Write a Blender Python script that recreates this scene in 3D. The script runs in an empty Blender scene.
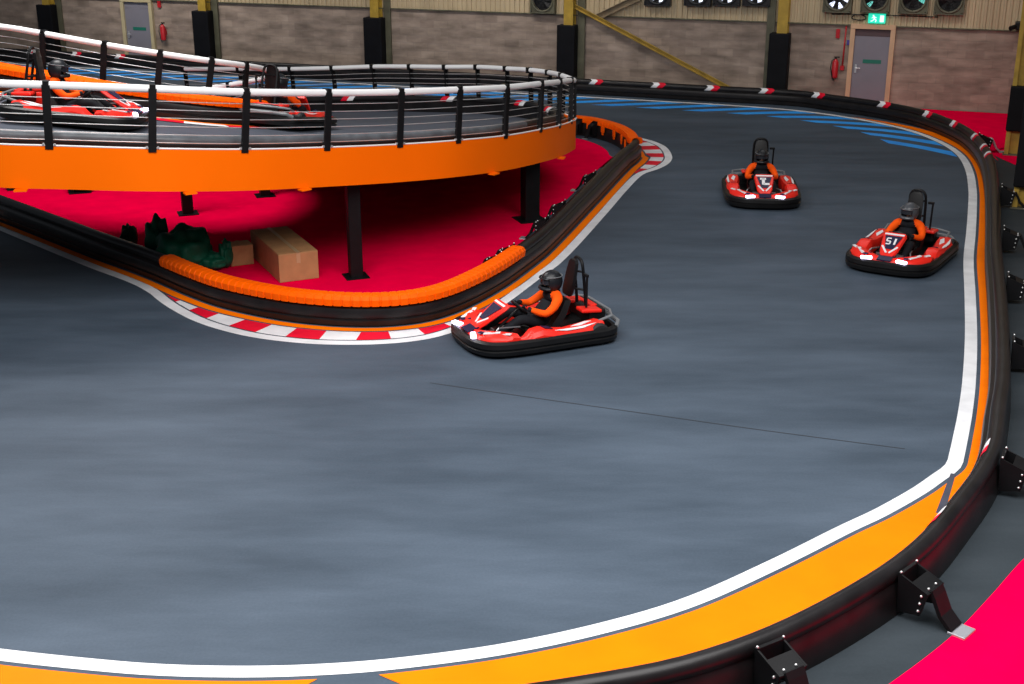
import bpy, bmesh, math, random
import numpy as np
from mathutils import Vector, Matrix, noise
random.seed(7)
S = bpy.context.scene
COL = S.collection
PI = math.pi
# ------------------------------------------------------------------ camera numbers
F, TH, H = 1301.3, 0.3401, 5.6928
CX, CY = 512.0, 342.0
ct, st = math.cos(TH), math.sin(TH)

def PD(u, v, d):                      # pixel + depth -> place in the hall (metres)
    x = (u-CX)/F*d; w = (v-CY)/F*d
    return Vector((x, d*ct - w*st, H - d*st - w*ct))
def G(u, v, z=0.0):                   # pixel on a horizontal surface at height z
    k = st + (v-CY)/F*ct
    return PD(u, v, (H-z)/k)
# back wall frame
WX, WY, WP = -15.3723, 44.5904, -0.3617
we = Vector((math.cos(WP), math.sin(WP), 0)); wn = Vector((math.sin(WP), -math.cos(WP), 0))
W0 = Vector((WX, WY, 0))
def W(u, v, off=0.0):                 # pixel on the back wall -> (along, height)
    r = PD(u, v, 1.0) - Vector((0, 0, H))
    o = W0 + wn*off - Vector((0, 0, H))
    t = o.dot(wn)/r.dot(wn)
    p = Vector((0, 0, H)) + r*t
    return (p-W0).dot(we), p.z
def WA(a, h, off=0.0):
    return W0 + we*a + wn*off + Vector((0, 0, h))

# ------------------------------------------------------------------ materials
def mat(name, col, rough=.5, metal=0., spec=.5, var=0., scale=8., emit=None, es=1., coat=0., bump=0., stretch=None):
    m = bpy.data.materials.new(name); m.use_nodes = True
    nt = m.node_tree; b = nt.nodes['Principled BSDF']
    b.inputs['Base Color'].default_value = (*col, 1)
    b.inputs['Roughness'].default_value = rough
    b.inputs['Metallic'].default_value = metal
    b.inputs['Specular IOR Level'].default_value = spec
    if coat: b.inputs['Coat Weight'].default_value = coat
    if emit:
        b.inputs['Emission Color'].default_value = (*emit, 1); b.inputs['Emission Strength'].default_value = es
    if var or bump:
        tc = nt.nodes.new('ShaderNodeTexCoord'); n = nt.nodes.new('ShaderNodeTexNoise')
        mp = nt.nodes.new('ShaderNodeMapping')
        if stretch: mp.inputs['Scale'].default_value = stretch
        nt.links.new(tc.outputs['Object'], mp.inputs[0]); nt.links.new(mp.outputs[0], n.inputs['Vector'])
        n.inputs['Scale'].default_value = scale; n.inputs['Detail'].default_value = 5
        if var:
            r = nt.nodes.new('ShaderNodeValToRGB')
            r.color_ramp.elements[0].position = .3; r.color_ramp.elements[1].position = .7
            r.color_ramp.elements[0].color = (*[c*(1-var) for c in col], 1)
            r.color_ramp.elements[1].color = (*[min(1, c*(1+var)) for c in col], 1)
            nt.links.new(n.outputs['Fac'], r.inputs[0]); nt.links.new(r.outputs[0], b.inputs['Base Color'])
        if bump:
            bp = nt.nodes.new('ShaderNodeBump'); bp.inputs['Strength'].default_value = bump; bp.inputs['Distance'].default_value = .02
            nt.links.new(n.outputs['Fac'], bp.inputs['Height']); nt.links.new(bp.outputs[0], b.inputs['Normal'])
    return m

M = {}
M['black'] = mat('black_plastic', (.006, .006, .0065), .42, spec=.28, var=.3, scale=5)
M['barrier'] = mat('barrier_plastic', (.0095, .0085, .009), .36, spec=.3, var=.4, scale=4)
M['barrier_lit'] = mat('lit_barrier_plastic', (.10, .115, .13), .4, var=.25, scale=6)  # barrier plastic with the light on it put into the colour
M['blackmetal'] = mat('black_steel', (.005, .0052, .006), .5, spec=.2, var=.2, scale=6)
M['white'] = mat('white_paint', (.86, .86, .86), .45, var=.05, scale=3)
M['line'] = mat('white_floor_paint', (.72, .73, .75), .55, var=.12, scale=3)
M['orange'] = mat('orange_panel_paint', (1.0, .155, .0), .5, spec=.08, var=.02, scale=1.2)
M['orange_floor'] = mat('orange_floor_paint', (1.0, .185, .0), .5, spec=.05, var=.06, scale=2)
M['cap'] = mat('orange_cap_plastic', (1.0, .115, .0), .5, spec=.08, var=.08, scale=8)
M['redpaint'] = mat('red_floor_paint', (.72, .006, .03), .5, spec=.15, var=.12, scale=4)
M['blue'] = mat('blue_floor_paint', (.03, .34, 1.0), .5, spec=.15, var=.15, scale=2)
M['gapgrey'] = mat('dark_floor_paint', (.05, .052, .075), .6, var=.2, scale=4)
M['carpet'] = mat('red_carpet', (.90, .0, .05), .95, spec=.0, var=.07, scale=2.5, bump=.1)
M['wire'] = mat('steel_wire', (.6, .6, .6), .35, .6)
M['bolt'] = mat('bolt_steel', (.75, .75, .75), .3, .7)
M['yellow'] = mat('ochre_steel_paint', (.42, .27, .035), .5, var=.25, scale=4)
M['brownsteel'] = mat('brown_steel_paint', (.20, .15, .09), .6, var=.3, scale=3)
M['greysteel'] = mat('olive_grey_steel', (.10, .095, .06), .6, var=.3, scale=3)
M['pad'] = mat('black_pad_vinyl', (.0045, .0045, .006), .6, spec=.15, var=.3, scale=3)
M['door'] = mat('grey_door_paint', (.21, .20, .235), .5, var=.06, scale=2)
M['lintel'] = mat('dark_door_panel', (.085, .05, .055), .6)
M['frame'] = mat('tan_frame_wood', (.60, .38, .23), .5, var=.1, scale=3)
M['frame2'] = mat('cream_frame_wood', (.50, .42, .25), .5, var=.1, scale=3)
M['red'] = mat('red_gloss', (.84, .022, .012), .35, spec=.3, var=.05, scale=4)
M['extred'] = mat('extinguisher_red', (.50, .012, .02), .35)
M['green'] = mat('green_sign', (.01, .16, .11), .5)
M['exit'] = mat('exit_sign_glow', (.02, .5, .35), .4, emit=(.01, .62, .42), es=1.0)
M['exitw'] = mat('exit_sign_white', (.8, .9, .85), .4, emit=(.7, 1, .9), es=1.0)
M['blueplate'] = mat('blue_plate', (.06, .05, .30), .5)
M['card'] = mat('cardboard', (.40, .205, .085), .8, var=.12, scale=5)
M['cardd'] = mat('brown_cardboard', (.40, .20, .08), .8, var=.15, scale=6)
M['tape'] = mat('packing_tape', (.45, .30, .16), .3)
M['tarp'] = mat('green_tarpaulin', (.003, .085, .045), .55, spec=.3, var=.3, scale=3, bump=.25)
M['suit_o'] = mat('orange_suit_cloth', (1.0, .095, .004), .75, spec=.1, var=.12, scale=14, bump=.3)
M['suit_b'] = mat('black_suit_cloth', (.007, .008, .011), .8, spec=.2, var=.3, scale=14)
M['skin'] = mat('skin', (.50, .24, .16), .55)
M['helmet'] = mat('black_helmet', (.008, .009, .012), .4, spec=.35)
M['helmetg'] = mat('grey_helmet', (.06, .065, .075), .35)
M['visor'] = mat('visor', (.02, .022, .028), .12)
M['tyre'] = mat('tyre_rubber', (.013, .013, .014), .7)
M['rim'] = mat('wheel_rim', (.35, .35, .37), .35, .8)
M['lamp'] = mat('kart_lamp_glow', (.9, .9, 1), .3, emit=(.78, .72, 1), es=6)
M['kwhite'] = mat('kart_white', (.8, .8, .82), .35)
M['kblue'] = mat('kart_dark_blue_decal', (.008, .010, .045), .4, spec=.3)
M['grey'] = mat('grey_plastic', (.16, .17, .18), .45)
M['seam'] = mat('seam_dark', (.018, .018, .02), .8)
M['darkdeck'] = mat('deck_underside', (.02, .017, .016), .8)
M['daylight'] = mat('daylight_opening', (.8, .85, 1), .5, emit=(.75, .8, 1), es=1.6)
M['daylightg'] = mat('greenish_daylight_opening', (.3, .7, .7), .5, emit=(.15, .75, .65), es=.7)
M['fan'] = mat('fan_black', (.01, .01, .012), .5)
M['foot'] = mat('galvanised_foot', (.45, .46, .5), .35, .6)

def asphalt(name, dark, light, grey=0.):
    m = bpy.data.materials.new(name); m.use_nodes = True
    nt = m.node_tree; b = nt.nodes['Principled BSDF']; L = nt.links.new
    tc = nt.nodes.new('ShaderNodeTexCoord')
    mp = nt.nodes.new('ShaderNodeMapping'); mp.inputs['Scale'].default_value = (.16, .55, 1); mp.inputs['Rotation'].default_value = (0, 0, .12)
    n1 = nt.nodes.new('ShaderNodeTexNoise'); n1.inputs['Scale'].default_value = 2.2; n1.inputs['Detail'].default_value = 8; n1.inputs['Roughness'].default_value = .62
    n2 = nt.nodes.new('ShaderNodeTexNoise'); n2.inputs['Scale'].default_value = .16; n2.inputs['Detail'].default_value = 3
    n3 = nt.nodes.new('ShaderNodeTexNoise'); n3.inputs['Scale'].default_value = 38; n3.inputs['Detail'].default_value = 3
    L(tc.outputs['Object'], mp.inputs[0]); L(mp.outputs[0], n1.inputs['Vector'])
    L(tc.outputs['Object'], n2.inputs['Vector']); L(tc.outputs['Object'], n3.inputs['Vector'])
    a = nt.nodes.new('ShaderNodeMath'); a.operation = 'MULTIPLY_ADD'; a.inputs[1].default_value = .75
    L(n1.outputs['Fac'], a.inputs[0])
    c = nt.nodes.new('ShaderNodeMath'); c.operation = 'MULTIPLY_ADD'; c.inputs[1].default_value = .35; c.inputs[2].default_value = -.12
    L(n2.outputs['Fac'], c.inputs[0]); L(c.outputs[0], a.inputs[2])
    e = nt.nodes.new('ShaderNodeMath'); e.operation = 'MULTIPLY_ADD'; e.inputs[1].default_value = .16; L(n3.outputs['Fac'], e.inputs[0]); L(a.outputs[0], e.inputs[2])
    r = nt.nodes.new('ShaderNodeValToRGB')
    r.color_ramp.elements[0].position = .33; r.color_ramp.elements[1].position = .75
    r.color_ramp.elements[0].color = (*dark, 1); r.color_ramp.elements[1].color = (*light, 1)
    L(e.outputs[0], r.inputs[0]); L(r.outputs[0], b.inputs['Base Color'])
    b.inputs['Roughness'].default_value = .62; b.inputs['Specular IOR Level'].default_value = .2
    return m
M['asphalt'] = asphalt('painted_track_surface', (.034, .050, .070), (.084, .112, .150))
M['margin'] = asphalt('dark_margin_floor', (.020, .027, .033), (.046, .058, .068))
M['deck'] = asphalt('ramp_deck_surface', (.055, .062, .08), (.10, .115, .145))

def blockwork():
    m = bpy.data.materials.new('blockwork_wall'); m.use_nodes = True
    nt = m.node_tree; b = nt.nodes['Principled BSDF']; L = nt.links.new
    tc = nt.nodes.new('ShaderNodeTexCoord'); sp = nt.nodes.new('ShaderNodeSeparateXYZ'); cb = nt.nodes.new('ShaderNodeCombineXYZ')
    L(tc.outputs['Object'], sp.inputs[0]); L(sp.outputs['X'], cb.inputs['X']); L(sp.outputs['Z'], cb.inputs['Y'])
    br = nt.nodes.new('ShaderNodeTexBrick')
    br.inputs['Scale'].default_value = 1; br.inputs['Brick Width'].default_value = .45; br.inputs['Row Height'].default_value = .225
    br.inputs['Mortar Size'].default_value = .012; br.inputs['Mortar Smooth'].default_value = .3; br.inputs['Bias'].default_value = -.1
    br.inputs['Color1'].default_value = (.34, .265, .215, 1); br.inputs['Color2'].default_value = (.26, .20, .165, 1); br.inputs['Mortar'].default_value = (.29, .23, .19, 1)
    L(cb.outputs[0], br.inputs['Vector'])
    n = nt.nodes.new('ShaderNodeTexNoise'); n.inputs['Scale'].default_value = 1.3; n.inputs['Detail'].default_value = 6
    mp = nt.nodes.new('ShaderNodeMapping'); mp.inputs['Scale'].default_value = (1, 3, 1)
    L(cb.outputs[0], mp.inputs[0]); L(mp.outputs[0], n.inputs['Vector'])
    r = nt.nodes.new('ShaderNodeValToRGB'); r.color_ramp.elements[0].color = (.62, .62, .62, 1); r.color_ramp.elements[1].color = (1.3, 1.3, 1.3, 1)
    r.color_ramp.elements[0].position = .3; r.color_ramp.elements[1].position = .72
    L(n.outputs['Fac'], r.inputs[0])
    mx = nt.nodes.new('ShaderNodeMix'); mx.data_type = 'RGBA'; mx.blend_type = 'MULTIPLY'; mx.inputs['Factor'].default_value = 1
    L(br.outputs['Color'], mx.inputs['A']); L(r.outputs[0], mx.inputs['B']); L(mx.outputs['Result'], b.inputs['Base Color'])
    b.inputs['Roughness'].default_value = .9; b.inputs['Specular IOR Level'].default_value = .15
    bp = nt.nodes.new('ShaderNodeBump'); bp.inputs['Strength'].default_value = .4; bp.inputs['Distance'].default_value = .01; bp.invert = True
    L(br.outputs['Fac'], bp.inputs['Height']); L(bp.outputs[0], b.inputs['Normal'])
    return m
M['block'] = blockwork()
M['clad'] = mat('beige_cladding', (.50, .40, .26), .5, spec=.2, var=.14, scale=1.0, stretch=(2, 2, .3))

# ------------------------------------------------------------------ mesh building
class MB:
    def __init__(s): s.v = []; s.f = []; s.m = []; s.smooth = []
    def add(s, vs, fs, mi=0, smooth=False):
        o = len(s.v); s.v += [Vector(p) for p in vs]
        for f in fs: s.f.append([i+o for i in f]); s.m.append(mi); s.smooth.append(smooth)
    def box(s, c, size, ax=None, mi=0, bev=0.0):
        ax = ax or (Vector((1, 0, 0)), Vector((0, 1, 0)), Vector((0, 0, 1)))
        c = Vector(c); a, b, d = [ax[i]*(size[i]/2) for i in range(3)]
        if bev <= 0:
            vs = [c+a*i+b*j+d*k for k in (-1, 1) for j in (-1, 1) for i in (-1, 1)]
            s.add(vs, [(0, 2, 3, 1), (4, 5, 7, 6), (0, 1, 5, 4), (1, 3, 7, 5), (3, 2, 6, 7), (2, 0, 4, 6)], mi); return
        bm = bmesh.new(); bmesh.ops.create_cube(bm, size=2)
        for v in bm.verts: v.co = Vector((v.co.x*size[0]/2, v.co.y*size[1]/2, v.co.z*size[2]/2))
        bmesh.ops.bevel(bm, geom=bm.edges[:], offset=bev, segments=2, affect='EDGES', profile=.5)
        s.bm(bm, Matrix((ax[0], ax[1], ax[2])).transposed().to_4x4(), c, mi)
    def bm(s, bm, rot=None, loc=(0, 0, 0), mi=0, smooth=False):
        bm.verts.index_update()
        vs = [((rot @ v.co) if rot else v.co) + Vector(loc) for v in bm.verts]
        s.add(vs, [[v.index for v in f.verts] for f in bm.faces], mi, smooth); bm.free()
    def tube(s, pts, r, n=8, mi=0, closed=False, cap=True):
        pts = [Vector(p) for p in pts]; N = len(pts); rr = r if isinstance(r, (list, tuple)) else [r]*N
        rings = []; up = Vector((0, 0, 1)); prev = None
        for i, p in enumerate(pts):
            a = pts[(i-1) % N] if (closed or i > 0) else p; b = pts[(i+1) % N] if (closed or i < N-1) else p
            t = (b-a).normalized()
            if prev is None:
                x = t.cross(up); x = x if x.length > 1e-4 else t.cross(Vector((1, 0, 0)))
            else: x = prev - t*prev.dot(t)
            x.normalize(); y = t.cross(x); prev = x
            rings.append([p + (x*math.cos(2*PI*k/n)+y*math.sin(2*PI*k/n))*rr[i] for k in range(n)])
        vs = [q for rg in rings for q in rg]; fs = []
        for i in range(N if closed else N-1):
            j = (i+1) % N
            for k in range(n): fs.append((i*n+k, i*n+(k+1) % n, j*n+(k+1) % n, j*n+k))
        if cap and not closed: fs += [tuple(reversed(range(n))), tuple((N-1)*n+k for k in range(n))]
        s.add(vs, fs, mi, True)
    def cyl(s, a, b, r, n=16, mi=0, r2=None): s.tube([a, b], [r, r if r2 is None else r2], n, mi)
    def sphere(s, c, r, mi=0, rot=None, seg=20, cut=None):
        bm = bmesh.new(); bmesh.ops.create_uvsphere(bm, u_segments=seg, v_segments=seg//2+2, radius=1)
        r = r if isinstance(r, (tuple, list)) else (r, r, r)
        for v in bm.verts: v.co = Vector((v.co.x*r[0], v.co.y*r[1], v.co.z*r[2]))
        if cut:
            bmesh.ops.delete(bm, geom=[f for f in bm.faces if cut(f.calc_center_median())], context='FACES')
        s.bm(bm, rot, c, mi, True)
    def prism(s, poly, z0, z1, mi=0):     # poly of (x,y)
        n = len(poly)
        vs = [(p[0], p[1], z0) for p in poly]+[(p[0], p[1], z1) for p in poly]
        fs = [tuple(reversed(range(n))), tuple(range(n, 2*n))]+[(i, (i+1) % n, (i+1) % n+n, i+n) for i in range(n)]
        s.add(vs, fs, mi)
    def strip(s, L, R, mi=0):             # ribbon between two polylines
        n = len(L); s.add(list(L)+list(R), [(i, i+1, n+i+1, n+i) for i in range(n-1)], mi)
    def loft(s, rings, mi=0, closed=True, cap=True, smooth=True):
        n = len(rings[0]); vs = [p for r in rings for p in r]; fs = []
        for i in range(len(rings)-1):
            for k in range(n if closed else n-1):
                k2 = (k+1) % n; fs.append((i*n+k, i*n+k2, (i+1)*n+k2, (i+1)*n+k))
        s.add(vs, fs, mi, smooth)
        if cap and closed:
            s.add(rings[0], [tuple(reversed(range(n)))], mi); s.add(rings[-1], [tuple(range(n))], mi)
    def build(s, name, mats, parent=None, loc=None, rot=None, local=False, angle=35):
        me = bpy.data.meshes.new(name)
        mats = mats if isinstance(mats, (list, tuple)) else [mats]
        if not local:
            if parent is not None:
                inv = WM(parent).inverted(); vs = [inv @ v for v in s.v]
            else:
                if loc is None:
                    xs = [v.x for v in s.v]; ys = [v.y for v in s.v]; zs = [v.z for v in s.v]
                    loc = Vector(((min(xs)+max(xs))/2, (min(ys)+max(ys))/2, min(zs)))
                inv = (Matrix.Translation(Vector(loc)) @ Matrix.Rotation(rot or 0, 4, 'Z')).inverted(); vs = [inv @ v for v in s.v]
        else: vs = s.v
        me.from_pydata([tuple(v) for v in vs], [], s.f)
        for m in mats: me.materials.append(m)
        me.polygons.foreach_set('material_index', s.m)
        me.polygons.foreach_set('use_smooth', s.smooth)
        bm = bmesh.new(); bm.from_mesh(me); bmesh.ops.recalc_face_normals(bm, faces=bm.faces); 
        for e in bm.edges:
            if len(e.link_faces) == 2 and e.calc_face_angle(0) > math.radians(angle): e.smooth = False
        bm.to_mesh(me); bm.free(); me.update()
        o = bpy.data.objects.new(name, me); COL.objects.link(o)
        if parent is not None: o.parent = parent
        elif loc is not None:
            o.location = loc; o.rotation_euler = (0, 0, rot or 0)
        return o

def WM(o):
    m = Matrix.Translation(o.location) @ o.rotation_euler.to_matrix().to_4x4()
    return WM(o.parent) @ m if o.parent else m
def tag(o, label=None, cat=None, group=None, kind=None):
    if label: o['label'] = label
    if cat: o['category'] = cat
    if group: o['group'] = group
    if kind: o['kind'] = kind
    return o
def empty(name, loc, label=None, cat=None, group=None, rz=0, kind=None):
    o = bpy.data.objects.new(name, None); COL.objects.link(o); o.empty_display_size = .2
    o.location = loc; o.rotation_euler = (0, 0, rz)
    return tag(o, label, cat, group, kind)
def kids(o): return [c for c in bpy.data.objects if c.parent == o]
def copy_tree(o, parent=None):
    c = o.copy(); COL.objects.link(c); c.parent = parent
    for ch in kids(o): copy_tree(ch, c)
    return c

# ------------------------------------------------------------------ paths
def smooth(pts, n=8, closed=False):
    P = [Vector(p) for p in pts]; N = len(P); out = []
    for i in range(N if closed else N-1):
        p1, p2 = P[i], P[(i+1) % N]
        p0 = P[i-1] if (closed or i > 0) else p1*2-p2
        p3 = P[(i+2) % N] if (closed or i+2 < N) else p2*2-p1
        t1 = (p2-p0); t2 = (p3-p1)                     # limited tangents
        L = (p2-p1).length
        if t1.length > 1e-6: t1 = t1.normalized()*L
        if t2.length > 1e-6: t2 = t2.normalized()*L
        for k in range(n):
            t = k/n; h1 = 2*t**3-3*t*t+1; h2 = -2*t**3+3*t*t; h3 = t**3-2*t*t+t; h4 = t**3-t*t
            out.append(p1*h1+p2*h2+t1*h3+t2*h4)
    if not closed: out.append(P[-1])
    return out
class Path:
    def __init__(s, pts):
        s.p = [Vector(q) for q in pts]; s.s = [0]
        for a, b in zip(s.p, s.p[1:]): s.s.append(s.s[-1]+(b-a).length)
        s.L = s.s[-1]; s.A = np.array([tuple(q) for q in s.p]); s.S = np.array(s.s)
    def at(s, d):
        return Vector([float(np.interp(d, s.S, s.A[:, k])) for k in range(3)])
    def tan(s, d, e=.12):
        t = s.at(min(s.L, d+e))-s.at(max(0, d-e)); t.z = 0; return t.normalized()
    def nor(s, d): t = s.tan(d); return Vector((t.y, -t.x, 0))      # right of travel
    def near(s, q):
        q = Vector(q); d = np.hypot(s.A[:, 0]-q.x, s.A[:, 1]-q.y); return float(s.S[int(d.argmin())])
    def off(s, o, d, z=0): return s.at(d)+s.nor(d)*o+Vector((0, 0, z))
    def sample(s, a, b, step):
        n = max(1, int(math.ceil((b-a)/step))); return [a+(b-a)*i/n for i in range(n+1)]
def sweep(mb, path, prof, a, b, sign, step=.2, mi=0, smooth_=True, closed=True, cap=True, dz=0):
    rings = []
    for d in path.sample(a, b, step):
        rings.append([path.off(sign*q[0], d, q[1]+dz) for q in prof])
    mb.loft(rings, mi, closed, cap, smooth_)

# barrier section: x = distance behind the track-side face, z = height
def arc(cx, cz, r, a0, a1, n): return [(cx+r*math.cos(math.radians(a0+(a1-a0)*i/n)), cz+r*math.sin(math.radians(a0+(a1-a0)*i/n))) for i in range(n+1)]
PROF = [(.03, 0), (.0, .02), (-.005, .09), (.02, .105), (.02, .115), (-.005, .13), (-.01, .20), (.005, .255), (.04, .275)] + arc(.13, .335, .085, 215, -35, 12) + [(.222, .24), (.236, .15), (.25, .06), (.258, 0)]
CAPP = [(-.012, .295), (-.022, .385), (.012, .428), (.06, .442), (.18, .442), (.225, .425), (.24, .36), (.238, .31)]

def chevron(mb, path, s0, sign, flip=1, wid=.17, A1=62):
    # red and white arrow sleeve wrapped on the top tube
    cxz = (.13, .335); r = .0895; A0 = 228; n = 10
    for mi, (u0, u1) in enumerate(((0, wid), (wid, wid*2))):
        v = []; f = []
        for i in range(n+1):
            a = math.radians(A0+(A1-A0)*i/n); k = (1-abs(i/n*2-1))*.13
            for u in (u0, u1):
                d = s0+flip*(u+k)
                d = max(0, min(path.L, d)); v.append(path.off(sign*(cxz[0]+r*math.cos(a)), d, cxz[1]+r*math.sin(a)))
        for i in range(n): f.append((2*i, 2*i+1, 2*i+3, 2*i+2))
        mb.add(v, f, mi, True)

def bracket(path, s, sign, parent, k_=1.0, pale=False):
    # steel support bolted to the back of the barrier, with a splayed leg and foot
    o = path.off(sign*.255, s); t = path.tan(s); n = path.nor(s)*sign; z = Vector((0, 0, 1))
    q = lambda w, a, h: o+t*(w*k_)+n*(a*k_)+z*h
    m = MB()
    prof = [(-.02, .40), (.25, .30), (.20, .09), (.0, .05)]
    hw = .13
    # one folded channel: left cheek, top web, right cheek
    rings = []
    for (a, h) in prof: pass
    def plate(w0, w1, pts):
        m.loft([[q(w0, a, h) for a, h in pts], [q(w1, a, h) for a, h in pts]], 0, smooth=False)
    plate(-hw-.008, -hw+.008, prof); plate(hw-.008, hw+.008, prof)
    plate(-hw, hw, [(.10, .355), (.25, .298), (.25, .28), (.10, .335)])
    plate(-hw, hw, [(-.02, .40), (.01, .40), (.03, .07), (.0, .07)])
    br = m.build('support_bracket', M['blackmetal'], parent)
    e = MB(); L = [(.23, .30), (.26, .25), (.33, .11), (.43, .015)]
    e.loft([[q(-.09, a, h), q(.09, a, h), q(.09, a+.03, h+.02), q(-.09, a+.03, h+.02)] for a, h in L], 0, smooth=False)
    e.build('leg', M['foot'] if pale else M['blackmetal'], br)
    g = MB(); g.box(q(0, .50, .0)+z*.014, (.2*k_, .15*k_, .024), (t, n, z), bev=.006); g.build('foot', M['foot'], br)
    if k_ >= .7:
        for w, a, h in ((-.13, .0, .41), (.13, .0, .41), (-.05, .22, .317), (.07, .22, .317)) + tuple((sg*.142, .2-.1*(.30-h), h) for h in (.27, .20, .13) for sg in (-1, 1)):
            bb = MB(); bb.sphere(q(w, a, h), .012, seg=8); bb.build('bolt', M['bolt'], br)
    return br

# ================================================================== FLOOR AND MARKINGS
m = MB(); m.add([(-24, -6, 0), (20, -6, 0), (20, 56, 0), (-24, 56, 0)], [(0, 1, 2, 3)])
m.add([(-24, -6, -.2), (20, -6, -.2), (20, 56, -.2), (-24, 56, -.2)], [(3, 2, 1, 0)])
floor = m.build('floor', M['asphalt'], loc=Vector((0, 20, 0)))
tag(floor, 'worn blue grey painted concrete floor of the indoor kart track', 'floor', kind='structure')

# island (inside) barrier: track-side base line, travelling left -> right -> round the tip -> back left
g0, g1 = G(0, 221), G(48, 240)
ext = (g0-g1).normalized()
isl = [g0+ext*6, g0+ext*3, g0, g1, G(96, 259), G(135, 273.5), G(158.6, 283), G(188, 296), G(223, 308.5), G(276, 320), G(320, 325.5), G(364, 327.5), G(400, 326), G(432, 321), G(462, 311),
       G(500, 291), G(527, 272), G(549, 254), G(592, 209), G(629, 169.5), G(637.5, 162.5), G(641.5, 157)]
tipA = [G(639.5, 137.5, .44), G(635.5, 131.5, .44), G(625, 125, .44), G(610, 120, .44), G(592.6, 116.3, .44), G(572, 114.3, .44), G(510, 109.8, .44), G(450, 107.5, .45), G(300, 101.5, .45), G(150, 96, .45), G(0, 91, .45)]
for p in tipA: p.z = 0
isl += tipA
ISL = Path(smooth(isl, 8))
# outer barrier
out_far = [(-110, 53), (0, 58.5), (90, 63), (180, 67.5), (292, 74.5), (374, 78), (440, 82), (505, 86.3), (572, 90.5), (654, 96), (724, 101), (794, 106.5), (831, 111.5), (878, 118.5), (913, 126), (941, 136), (962, 147.5), (977, 165), (983.5, 188), (985, 226), (984.5, 267), (986.5, 300), (988, 335), (988.5, 367), (987, 405), (982.5, 434)]
outp = [G(u, v) for u, v in out_far]
for p in outp:
    dd_ = (p-W0).dot(wn)
    if dd_ < .8: p += wn*(.8-dd_)
p = G(975, 467, .2); p.z = 0; outp.append(p)
for u, v in ((949, 505), (916, 541), (864, 578), (776, 624), (688, 655), (600, 673), (480, 690), (330, 701), (160, 705), (0, 694), (-160, 674)):
    p = G(u, v, .41); p.z = 0; p += (Vector((-1, 13, 0))-p).normalized()*.10; outp.append(p)
OUT = Path(smooth(outp, 8))
# white racing lines
iw = [(0, 228), (48, 248), (96, 267.5), (135, 282), (154, 292), (164, 300), (176, 308), (197, 319), (223, 328), (258, 336), (305, 341.5), (349, 343), (393, 341.5), (430, 336.5), (462, 326), (500, 304), (530, 282), (559, 260), (602, 214), (624, 189), (640, 174), (656, 168.3), (665.5, 163), (668.5, 157), (663, 147.5), (652, 142), (641, 139), (620, 134), (600, 130), (570, 126.5), (450, 117), (300, 109), (150, 103), (0, 98)]
g0, g1 = G(*iw[0]), G(*iw[1]); ext = (g0-g1).normalized()
IW = Path(smooth([g0+ext*6, g0+ext*3]+[G(u, v) for u, v in iw], 8))
ow = [(-110, 55.5), (0, 61), (90, 65.5), (180, 70), (292, 77), (374, 80.3), (440, 84.2), (505, 88.5), (572, 92.8), (654, 98.7), (724, 104.2), (784, 109.5), (831, 115), (878, 123), (913, 131.5), (943, 143.5), (960, 155), (969, 170), (972.5, 190), (972.5, 206), (971, 232), (968.5, 260), (970, 294), (971, 338), (969, 382), (965, 414), (960, 440), (956.3, 457), (954.2, 464.5)]
ow2 = [(948.5, 470.5), (940, 476.3), (919, 491), (880, 513), (846, 529), (776, 564), (688, 603), (600, 629), (500, 650), (400, 663.5), (332, 669.3), (250, 672), (156, 670), (78, 663.5), (0, 655), (-130, 638)]
owp = [G(u, v) for u, v in ow+ow2]
for p in owp:
    dd_ = (p-W0).dot(wn)
    if dd_ < 1.25: p += wn*(1.25-dd_)
OW = Path(smooth(owp, 6))

def line(path, a, b, w, z, step=.15, o=0.):
    ds = path.sample(a, b, step)
    return [path.off(o-w/2, d, z) for d in ds], [path.off(o+w/2, d, z) for d in ds]
m = MB(); m.strip(*line(IW, 0, IW.L, .16, .004)); m.build('white_line', M['line'], floor)
m = MB(); m.strip(*line(OW, 0, OW.L, .155, .004)); m.build('white_line', M['line'], floor)

def between(pathA, pathB, a, b, fa, fb, z, step=.12):
    # ribbon between path A and path B (matched by nearest points)
    A = []; B = []
    for d in pathA.sample(a, b, step):
        p = pathA.at(d); n = pathA.nor(d); sB = pathB.near(p); q = pathB.at(sB)
        v = q-p; A.append(p+v*fa+Vector((0, 0, z))); B.append(p+v*fb+Vector((0, 0, z)))
    return A, B
# thin orange line at the foot of the island barrier
m = MB(); m.strip(*line(ISL, 0, ISL.L, .13, .004, o=(.10))); orange_l = m.build('orange_line', M['orange_floor'], floor)
# orange band at the foot of the outer barrier
sc = OW.near(G(952, 465)); se1 = OW.near(G(345, 669))
def band(a, b, ea=0, eb=0):
    mm = MB(); A = []; B = []
    for d in OW.sample(a, b, .1):
        p = OW.off(-.125, d); q = OUT.at(OUT.near(OW.at(d))); v = q-OW.at(d); L = v.length; vn = v.normalized()
        if L < .2: p = OW.off(-L*.6, d)
        f = 1
        if ea and d-a < ea: f = (d-a)/ea
        if eb and b-d < eb: f = (b-d)/eb
        e = q+vn*.03
        A.append(p+Vector((0, 0, .004))); B.append(p+(e-p)*f+Vector((0, 0, .004)))
    mm.strip(A, B); return mm.build('orange_band', M['orange_floor'], floor)
band(OW.near(G(845, 117)), OW.near(G(374, 666)), 2.6, .9)
band(OW.near(G(312, 670.5)), OW.L, .9, 0)
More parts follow.
